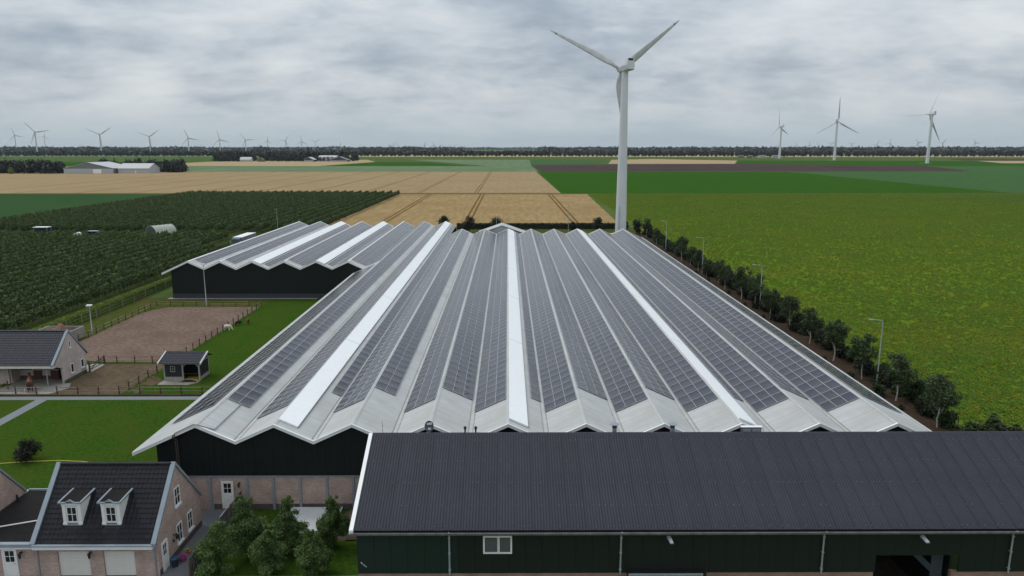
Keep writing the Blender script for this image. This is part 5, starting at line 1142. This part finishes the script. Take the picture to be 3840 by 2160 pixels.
# ------------------------------------------------------------------ wind turbines
def blade_mesh(Lb, chord, m, marks=False):
    """blade along +Z from the hub, chord along X, thin in Y"""
    st = [(0.02, .42, .42, 0), (.07, .42, .42, 0), (.13, .75, .30, 12), (.2, 1.0, .22, 14), (.3, .92, .17, 10), (.45, .74, .13, 7), (.6, .58, .10, 4), (.75, .44, .075, 2), (.88, .33, .05, 1), (.96, .22, .035, 0), (1.0, .06, .02, 0)]
    v = []; f = []; k = 10
    for (t, c, th, tw) in st:
        for i in range(k):
            q = 2 * math.pi * i / k; x = math.cos(q) * c * chord * .5; y = math.sin(q) * th * chord * .5
            if c > .5 or t > .15: x += c * chord * .18
            if t < .1: y = math.sin(q) * c * chord * .5
            a = R(tw); v.append((x * math.cos(a) - y * math.sin(a), x * math.sin(a) + y * math.cos(a), t * Lb))
    for j in range(len(st) - 1):
        for i in range(k): f.append((j * k + i, j * k + (i + 1) % k, (j + 1) * k + (i + 1) % k, (j + 1) * k + i))
    f.append(tuple(range(k))[::-1]); f.append(tuple((len(st) - 1) * k + i for i in range(k)))
    return mesh_np('blade', v, f, MT[m], None, True)
def set_mat(o, M_): o.matrix_local = M_
def turbine(name, loc, hub, Rr, yaw, phase, label, group=None, m='turbine', bm='blade', chord=None, rb=1.5, rt=.9, ns=3.0, detail=True, pitch=8):
    """rotor faces local +Y; yaw turns the nacelle about Z"""
    e = empty(name, loc, label, 'wind turbine', group); x, y, z = loc
    MB().lathe((0, 0, 0), [(rb * 1.02, 0), (rb * .93, hub * .25), (rb * .8, hub * .5), (rt * 1.12, hub * .8), (rt, hub - ns * .42)], 24 if detail else 10).build('tower', MT[m], None, smooth=True, origin=(0, 0, 0))
    tw = COL.objects[-1]; tw.parent = e; tw.location = (0, 0, 0)
    rot = Matrix.Rotation(yaw, 4, 'Z')
    b = MB(); h = hub; s = ns
    sec = [(-1.35, .50, -.28, .62), (-1.2, .62, -.36, .80), (-.2, .62, -.42, .62), (.55, .5, -.42, .38), (1.0, .40, -.36, .34)]
    i0 = 0
    for (yy, w, zl, zh) in sec:
        for (px, pz) in ((-w * .8, zl), (w * .8, zl), (w, (zl + zh) * .35), (w * .75, zh), (-w * .75, zh), (-w, (zl + zh) * .35)): b.v.append(Vector((px * s, yy * s, h + pz * s)))
    for j in range(len(sec) - 1):
        for i in range(6): b.f.append((j * 6 + i, j * 6 + (i + 1) % 6, (j + 1) * 6 + (i + 1) % 6, (j + 1) * 6 + i)); b.mi.append(0)
    b.f.append((5, 4, 3, 2, 1, 0)); b.mi.append(0); b.f.append(tuple(24 + i for i in range(6))); b.mi.append(0)
    na = b.build('nacelle', MT[m], None, origin=(0, 0, 0)); na.parent = e; na.matrix_local = rot
    def sub(bb, nm, mt, par=na): o = bb.build(nm, MT[mt], None, origin=(0, 0, 0)); o.parent = par; o.matrix_local = Matrix.Identity(4); return o
    if detail:
        sub(MB().hexa([(-.42 * s, -1.32 * s, h + .62 * s), (.42 * s, -1.32 * s, h + .62 * s), (.42 * s, -.45 * s, h + .66 * s), (-.42 * s, -.45 * s, h + .66 * s), (-.36 * s, -1.24 * s, h + 1.0 * s), (.36 * s, -1.24 * s, h + 1.0 * s), (.36 * s, -.75 * s, h + 1.0 * s), (-.36 * s, -.75 * s, h + 1.0 * s)]), 'cooler_hood', m)
        sub(MB().box(-.3 * s, .3 * s, -1.34 * s, -1.25 * s, h + .68 * s, h + .92 * s), 'cooler_grille', 'black_metal')
        for px in (-.25, 0, .25): sub(MB().tube((px * s, -1. * s, h + 1.0 * s), (px * s, -1. * s, h + 1.35 * s), .03, n=5), 'wind_sensor', m)
    hb = MB().fr((0, 0, h), (1, 0, 0), (0, 0, 1), (0, 1, 0)).lathe((0, 0, 0), [(.36 * s, 1.02 * s), (.44 * s, 1.2 * s), (.40 * s, 1.45 * s), (.2 * s, 1.65 * s), (.03 * s, 1.7 * s)], 14).build('hub', MT[m], None, smooth=True, origin=(0, 0, 0)); hb.parent = e; hb.matrix_local = rot
    bl_ = blade_mesh(Rr, chord or Rr * .075, bm)
    for k in range(3):
        o = bpy.data.objects.new('blade', bl_); COL.objects.link(o); o.parent = e
        ang = phase + k * 2 * math.pi / 3                 # angle in the rotor plane as seen from the camera side, counter-clockwise from +X
        o.matrix_local = rot @ Matrix.Translation((0, 1.28 * s, h)) @ Matrix.Rotation(math.pi / 2 - ang, 4, 'Y') @ Matrix.Rotation(R(pitch), 4, 'Z')
        if detail:
            q = MB().box(-.2, .2, -.1, .1, Rr * .905, Rr * .925) ; mk_ = q.build('worn_band', MT['curtain_grey'], None, origin=(0, 0, 0)); mk_.parent = o; mk_.matrix_local = Matrix.Identity(4)
    return e
turbine('wind_turbine', (32.8, 210, 0), 50, 23.6, R(20), R(37), 'tallest white wind turbine in the middle, standing behind the zigzag hall', None, chord=2.3, rb=1.62, rt=.92, ns=2.35)
MB().box(31.95, 32.03, 208.3, 208.5, 3, 11.5).build('cable_slot', MT['steel_grey'], bpy.data.objects['wind_turbine'])
for (x, y, hb, Rr, yw, ph, lb) in ((706, 1908, 81, 47.5, R(38), R(96), 'leftmost and smallest of the three mid-distance turbines on the right'), (731, 1642, 84.5, 53, R(-40), R(90), 'middle of the three mid-distance turbines on the right, one blade upright'), (763, 1332, 87, 57, R(20), R(64), 'largest of the three mid-distance turbines, at the far right')):
    t_ = turbine('wind_turbine', (x, y, 0), hb, Rr, yw, ph, lb, 'three mid-distance turbines', 'turbine', 'turbine_far', chord=4.2, rb=2.9, rt=1.9, ns=4.6, pitch=50 if yw > 0 else 15)
    MB().box(x - 14, x + 9, y - 6, y + 6, -.02, .06).build('hardstanding', MT['concrete'], t_)
proto2 = turbine('wind_turbine', (0, 0, 0), 75, 46, R(0), R(90), 'x', None, 'turbine_far', 'turbine_far', chord=8.5, rb=4.2, rt=3.2, ns=6.5, detail=False, pitch=20)
proto = turbine('wind_turbine', (0, 0, 0), 75, 46, R(0), R(90), 'x', None, 'turbine_far', 'turbine_far', chord=4.8, rb=2.8, rt=1.9, ns=5.0, detail=False, pitch=20)
TURB = [(-2923, 4396, 98.9, 46, 107), (-1682, 2640, 81.4, 46, 130), (-3748, 5993, 118.1, 46, 80), (-5284, 7757, 20.2, 38, 100), (-6133, 9055, 43.7, 38, 90), (-5560, 9051, 40.0, 38, 80), (-6588, 10859, 32.0, 38, 120), (-6290, 10863, 61.8, 38, 170), (-6138, 10855, 24.5, 38, 100), (-1452, 2637, 73.1, 46, 155), (-5831, 10857, 46.9, 38, 170), (-1518, 3136, 73.1, 46, 157), (-4494, 9689, 38.2, 38, 150), (-1422, 3291, 69.0, 46, 110), (-4593, 10849, 39.4, 38, 80), (-4022, 9688, 44.9, 38, 110), (-1349, 3462, 65.0, 46, 103), (-3666, 9684, 38.2, 38, 120), (-1423, 4009, 68.1, 46, 125), (-4136, 12326, 57.9, 38, 90), (-3252, 9685, 52.1, 38, 70), (-2273, 6986, 88.6, 44, 85), (-1454, 4833, 71.9, 46, 57), (-1413, 5054, 68.4, 46, 92), (-1558, 5971, 71.6, 46, 152), (-1426, 6273, 30.7, 44, 90), (-1374, 6968, 26.2, 44, 135), (-1320, 7521, 22.9, 38, 130), (-1454, 9032, 56.7, 38, 80), (-1216, 7842, 49.7, 44, 58), (-922, 6270, 26.4, 44, 122), (-1073, 7738, 42.0, 38, 80), (-953, 7463, 26.1, 44, 140), (-1055, 8462, 37.5, 38, 75), (-847, 7468, 51.8, 44, 62), (-829, 8253, 54.3, 44, 90), (-873, 9673, 58.8, 38, 35), (-768, 9670, 45.5, 38, 50), (-718, 10028, 50.2, 38, 32), (2720, 8463, 43.9, 38, 100), (3842, 11847, 40.9, 38, 60), (3183, 9478, 45.8, 38, 90), (3938, 10771, 56.7, 38, 150), (3093, 7897, 49.1, 38, 90), (3405, 8313, 56.7, 44, 90), (3331, 7896, 49.1, 38, 115), (3443, 7839, 63.7, 44, 150), (3665, 7837, 61.2, 44, 30), (3621, 7217, 58.6, 44, 65), (3561, 6858, 67.9, 44, 80), (3643, 6531, 71.1, 44, 130), (3602, 6093, 63.5, 44, 50), (4358, 6854, 73.3, 44, 110)]
first = second = True
big_names = ['leftmost large turbine on the far left horizon', 'large turbine second from the left, blades wide open above the grey barns', 'slim turbine just right of the second large one, seen edge on', 'large turbine above the right end of the far grey barns', 'large turbine between the far grey barns and the dark grove', 'turbine with a level right blade, fifth large one from the left', 'turbine left of the grove with its top blade leaning left', 'turbine above the grove farmhouse with one level right blade']
bi = 0
q = random.Random(3)
for (x, y, hz, Rr, ph) in TURB:
    lb = None
    if Rr == 46 and bi < len(big_names): lb = big_names[bi]; bi += 1
    elif Rr == 46: lb = ('turbine right of the grove with one blade pointing left', 'turbine over the grove with one upright blade', 'turbine over the grove with a wide V of blades')[min(2, bi - len(big_names))]; bi += 1
    elif x < -2500: lb = 'tiny wind turbine behind the tree line on the left horizon'
    elif x < 0: lb = 'small wind turbine of the distant cluster left of the tall turbine'
    else: lb = 'small wind turbine behind the tree line on the right horizon'
    s_ = Rr / 46
    yw = -math.atan2(x, y) + q.uniform(-.25, .25); 
    if first: t_ = proto; first = False; t_['label'] = lb; t_['group'] = 'wind turbines along the horizon'
    elif second and Rr < 46: t_ = proto2; second = False; t_['label'] = lb; t_['group'] = 'wind turbines along the horizon'
    else:
        pr_ = proto if Rr == 46 else proto2; t_ = pr_.copy(); COL.objects.link(t_); t_['label'] = lb; t_['group'] = 'wind turbines along the horizon'
        for c in pr_.children: d = c.copy(); COL.objects.link(d); d.parent = t_
    t_.location = (x, y, hz - 75 * s_); t_.scale = (s_, s_, s_); t_.rotation_euler = (0, 0, yw)
    k = 0
    for c in t_.children:
        if c.name.startswith('blade'):
            c.matrix_local = Matrix.Translation((0, 1.28 * (5 if Rr == 46 else 6.5), 75)) @ Matrix.Rotation(math.pi / 2 - R(ph) - k * 2 * math.pi / 3, 4, 'Y') @ Matrix.Rotation(R(20), 4, 'Z'); k += 1

# ------------------------------------------------------------------ far farm, groves, avenue, horizon woods
def shed(name, x0, x1, y0, y1, ze, zr, wm, rm, label, along='y', cat='barn', band=None, door_at=None):
    e = empty(name, ((x0 + x1) / 2, (y0 + y1) / 2, 0), label, cat)
    if along == 'y':
        xm = (x0 + x1) / 2; MB().prism([(x0, y0, 0), (x1, y0, 0), (x1, y0, ze), (xm, y0, zr), (x0, y0, ze)], (0, y1 - y0, 0)).build('wall', MT[wm], e)
        for xa in (x0 - .6, x1 + .6): MB().prism([(xa, y0 - .5, ze - .15), (xm, y0 - .5, zr + .15), (xm, y0 - .5, zr + .5), (xa, y0 - .5, ze + .2)], (0, y1 - y0 + 1, 0)).build('roof_slope', MT[rm], e)
    else:
        ym = (y0 + y1) / 2; MB().prism([(x0, y0, 0), (x0, y1, 0), (x0, y1, ze), (x0, ym, zr), (x0, y0, ze)], (x1 - x0, 0, 0)).build('wall', MT[wm], e)
        for ya in (y0 - .6, y1 + .6): MB().prism([(x0 - .5, ya, ze - .15), (x0 - .5, ym, zr + .15), (x0 - .5, ym, zr + .5), (x0 - .5, ya, ze + .2)], (x1 - x0 + 1, 0, 0)).build('roof_slope', MT[rm], e)
    if band: MB().box(x0 - .05, x1 + .05, y0 - .08, y0 - .02, 0, band[0]).build('lower_wall', MT[band[1]], e)
    if door_at:
        for (a, b_, h) in door_at: MB().box(a, b_, y0 - .2, y0 - .1, 0, h).build('door', MT['white_trim'], e)
    return e
mk('far_grey', (.40, .415, .425), .7, .08); mk('far_grey_dark', (.16, .17, .18), .7, .1); mk('far_roof', (.44, .45, .46), .6, .08); mk('far_pale', (.42, .42, .41), .7, .06); mk('far_dark', (.05, .052, .06), .7, .1); mk('far_thatch', (.14, .10, .08), .9, .1)
shed('grey_barn', -487, -433, 806, 850, 5.6, 11.6, 'far_grey_dark', 'far_roof', 'larger grey gabled barn of the far farm on the left', band=(5.2, 'far_grey'), door_at=[(-455, -446, 4.6)])
shed('grey_barn', -431, -397, 812, 838, 5.2, 10.2, 'far_grey', 'far_roof', 'smaller grey barn right of the larger one on the far farm', along='x', band=(4, 'far_pale'), door_at=[(-412, -411, 3)])
shed('small_shed', -440, -428, 842, 862, 5, 9, 'far_grey_dark', 'far_roof', 'shed half hidden between the two far grey barns')
shed('farm_house', -538, -516, 1478, 1490, 4, 8.7, 'far_pale', 'far_roof', 'far white farmhouse with pale roof at the left of the grove', along='x', cat='house')
shed('thatched_house', -503, -491, 1478, 1488, 2.5, 7.7, 'far_thatch', 'far_thatch', 'small brown-roofed far house beside the grove', cat='house')
shed('farm_barn', -409, -390, 1474, 1500, 4, 8.7, 'far_dark', 'far_roof', 'far dark barn with pale base in front of the grove', band=(2.6, 'far_pale'))
shed('farm_barn', -387, -351, 1505, 1525, 8.6, 11.6, 'far_pale', 'far_roof', 'far long pale-roofed barn behind the grove farm', along='x')
shed('farm_barn', -355, -322, 1474, 1500, 3.4, 9.6, 'far_dark', 'far_grey_dark', 'far wide dark barn at the right end of the grove', band=(2.4, 'far_pale'))
def ftree(seed, h, z0, w, n, ls, label, group, lm='leaf_far', loc=(0, 0, 0), nm='farm_tree'):
    return plant(nm, loc, seed, h, z0, w, n, ls, lm, tr=h * .022, taper=.3, nl=10, label=label, group=group, nb=3, spread=.6)
FT = [ftree(600 + i, 14.5, .6, 9.5, 520, 1.6, 'dark tree around the far grey barns on the left', 'trees round the far farm') for i in range(3)]
spots = [(-566, 825), (-556, 840), (-546, 818), (-574, 835), (-588, 830), (-600, 828), (-535, 822), (-526, 814), (-516, 812), (-507, 816), (-500, 822), (-530, 835), (-512, 840), (-492, 870), (-480, 875), (-468, 872), (-455, 878), (-440, 874), (-428, 880), (-415, 866), (-404, 860), (-395, 850), (-386, 848), (-381, 842), (-390, 870), (-400, 880), (-562, 812), (-552, 815), (-580, 822), (-540, 812), (-521, 822), (-504, 808), (-497, 812), (-612, 835), (-570, 820), (-448, 868), (-434, 866), (-474, 866), (-420, 876), (-410, 874), (-388, 855), (-378, 850)]
for i, (x, y) in enumerate(spots):
    if i < 3: FT[i].location = (x, y, 0)
    else: copy_tree(FT[i % 3], (x, y, 0), i * 1.3, .8 + .3 * ((i * 37) % 10) / 10)
plant('willow_tree', (-541, 800, 0), 650, 8, .3, 4.5, 500, .9, 'leaf_hedge', tr=.2, nl=9, label='pale yellow-green willow at the left of the far farm trees')
GT = [ftree(620 + i, 20, .5, 10, 260, 2.6, 'dark tree of the grove round the far farmhouses', 'grove round the far farmhouses', nm='grove_tree') for i in range(3)]
gi = random.Random(8); k = 0
for i in range(64):
    x = -610 + i * 4.6 + gi.uniform(-3, 3); y = gi.uniform(1530, 1590); sc = gi.uniform(.75, 1.1)
    if x > -345: sc *= .8
    if k < 3: GT[k].location = (x, y, 0)
    else: copy_tree(GT[k % 3], (x, y, 0), gi.uniform(0, 6), sc)
    k += 1
for i, x in enumerate((-600, -590, -580, -571, -562, -553, -545, -482, -472, -463, -455, -446, -436, -427, -418, -384, -376, -368, -360)): copy_tree(GT[i % 3], (x, 1506, 0), i * .7, .5 if x > -390 else .68)
AV = [ftree(640 + i, 17.8, 4.2, 8.6, 520, 2.0, 'tree of the long avenue along the horizon', 'avenue trees along the horizon', nm='avenue_tree') for i in range(4)]
ga = random.Random(12); k = 0; x = -1640.
while x < 1640 and k < 300:
    y = 2175 - x * .045
    if abs(x) < y * .735 + 30:
        if k < 4: AV[k].location = (x, y, 0)
        else: copy_tree(AV[k % 4], (x, y + ga.uniform(-4, 4), 0), ga.uniform(0, 6), ga.uniform(.86, 1.08))
        k += 1
    x += 11.2 + ga.uniform(-1.5, 1.5)
def wood(name, segs, n, h, label, size, seed):
    g = np.random.default_rng(seed); V = []; F = []; t = 0
    for (xa, xb, y0, y1, w) in segs:
        m = int(n * w); c = np.stack([g.uniform(xa, xb, m), g.uniform(y0, y1, m), np.zeros(m)], 1)
        hh = h * (.8 + .2 * np.sin(c[:, 0] * .021) * np.cos(c[:, 0] * .0067 + 1)); c[:, 2] = hh * (1 - g.random(m) ** 2.5)
        v, f = leaf_cloud(seed, [(0, 0, 0, .01, .01, .01, 1)], m, size, outward=.1); V.append((v.reshape(m, 4, 3) + c[:, None]).reshape(-1, 3)); F.append(f + t); t += 4 * m
    o = bpy.data.objects.new(name, mesh_np(name, np.concatenate(V), np.concatenate(F), MT['leaf_far'])); COL.objects.link(o); tag(o, label, 'wood', None, 'stuff'); return o
wood('far_wood', [(-2700, 2700, 2950, 3150, 1.)], 8000, 15, 'low continuous wood behind the avenue trees', 9, 31)
wood('horizon_wood', [(-3900, -1700, 4300, 4700, .4), (-1700, -300, 4600, 5000, .22), (200, 3900, 4300, 4900, .6), (-6500, 6500, 7800, 9500, 1.2)], 9000, 24, 'hazy woods along the horizon', 22, 32)
for i, x in enumerate((760, 775, 790, 805, 822, 842, 865)): copy_tree(AV[i % 4], (x * .9, 2080 - i * 2, 0), i, .6, 'small tree before the avenue at the right houses', 'trees before the right houses')
for i, (x, w) in enumerate(((642, 14), (668, 12), (700, 16), (735, 18))): shed('brick_row_house', x, x + w, 2040, 2050, 3.2, 7.0, 'far_pale' if i > 1 else 'far_thatch', 'far_thatch' if i < 2 else 'far_grey_dark', 'tiny far %s house before the avenue on the right' % ('first red', 'second red', 'first pale', 'second pale')[i], along='x', cat='house')

# ------------------------------------------------------------------ haze
hzo = MB().box(-15500, 15500, -150, 15500, -1.0, 185).build('haze', [])
hm = bpy.data.materials.new('haze'); hm.use_nodes = True; t = hm.node_tree; t.nodes.clear()
o = N(t, 'ShaderNodeOutputMaterial'); pv = N(t, 'ShaderNodeVolumePrincipled'); pv.inputs['Color'].default_value = (.82, .89, .95, 1); pv.inputs['Density'].default_value = 2.8e-5
t.links.new(pv.outputs[0], o.inputs['Volume']); hzo.data.materials.append(hm); tag(hzo, 'thin pale haze over the whole plain', 'haze', None, 'stuff')
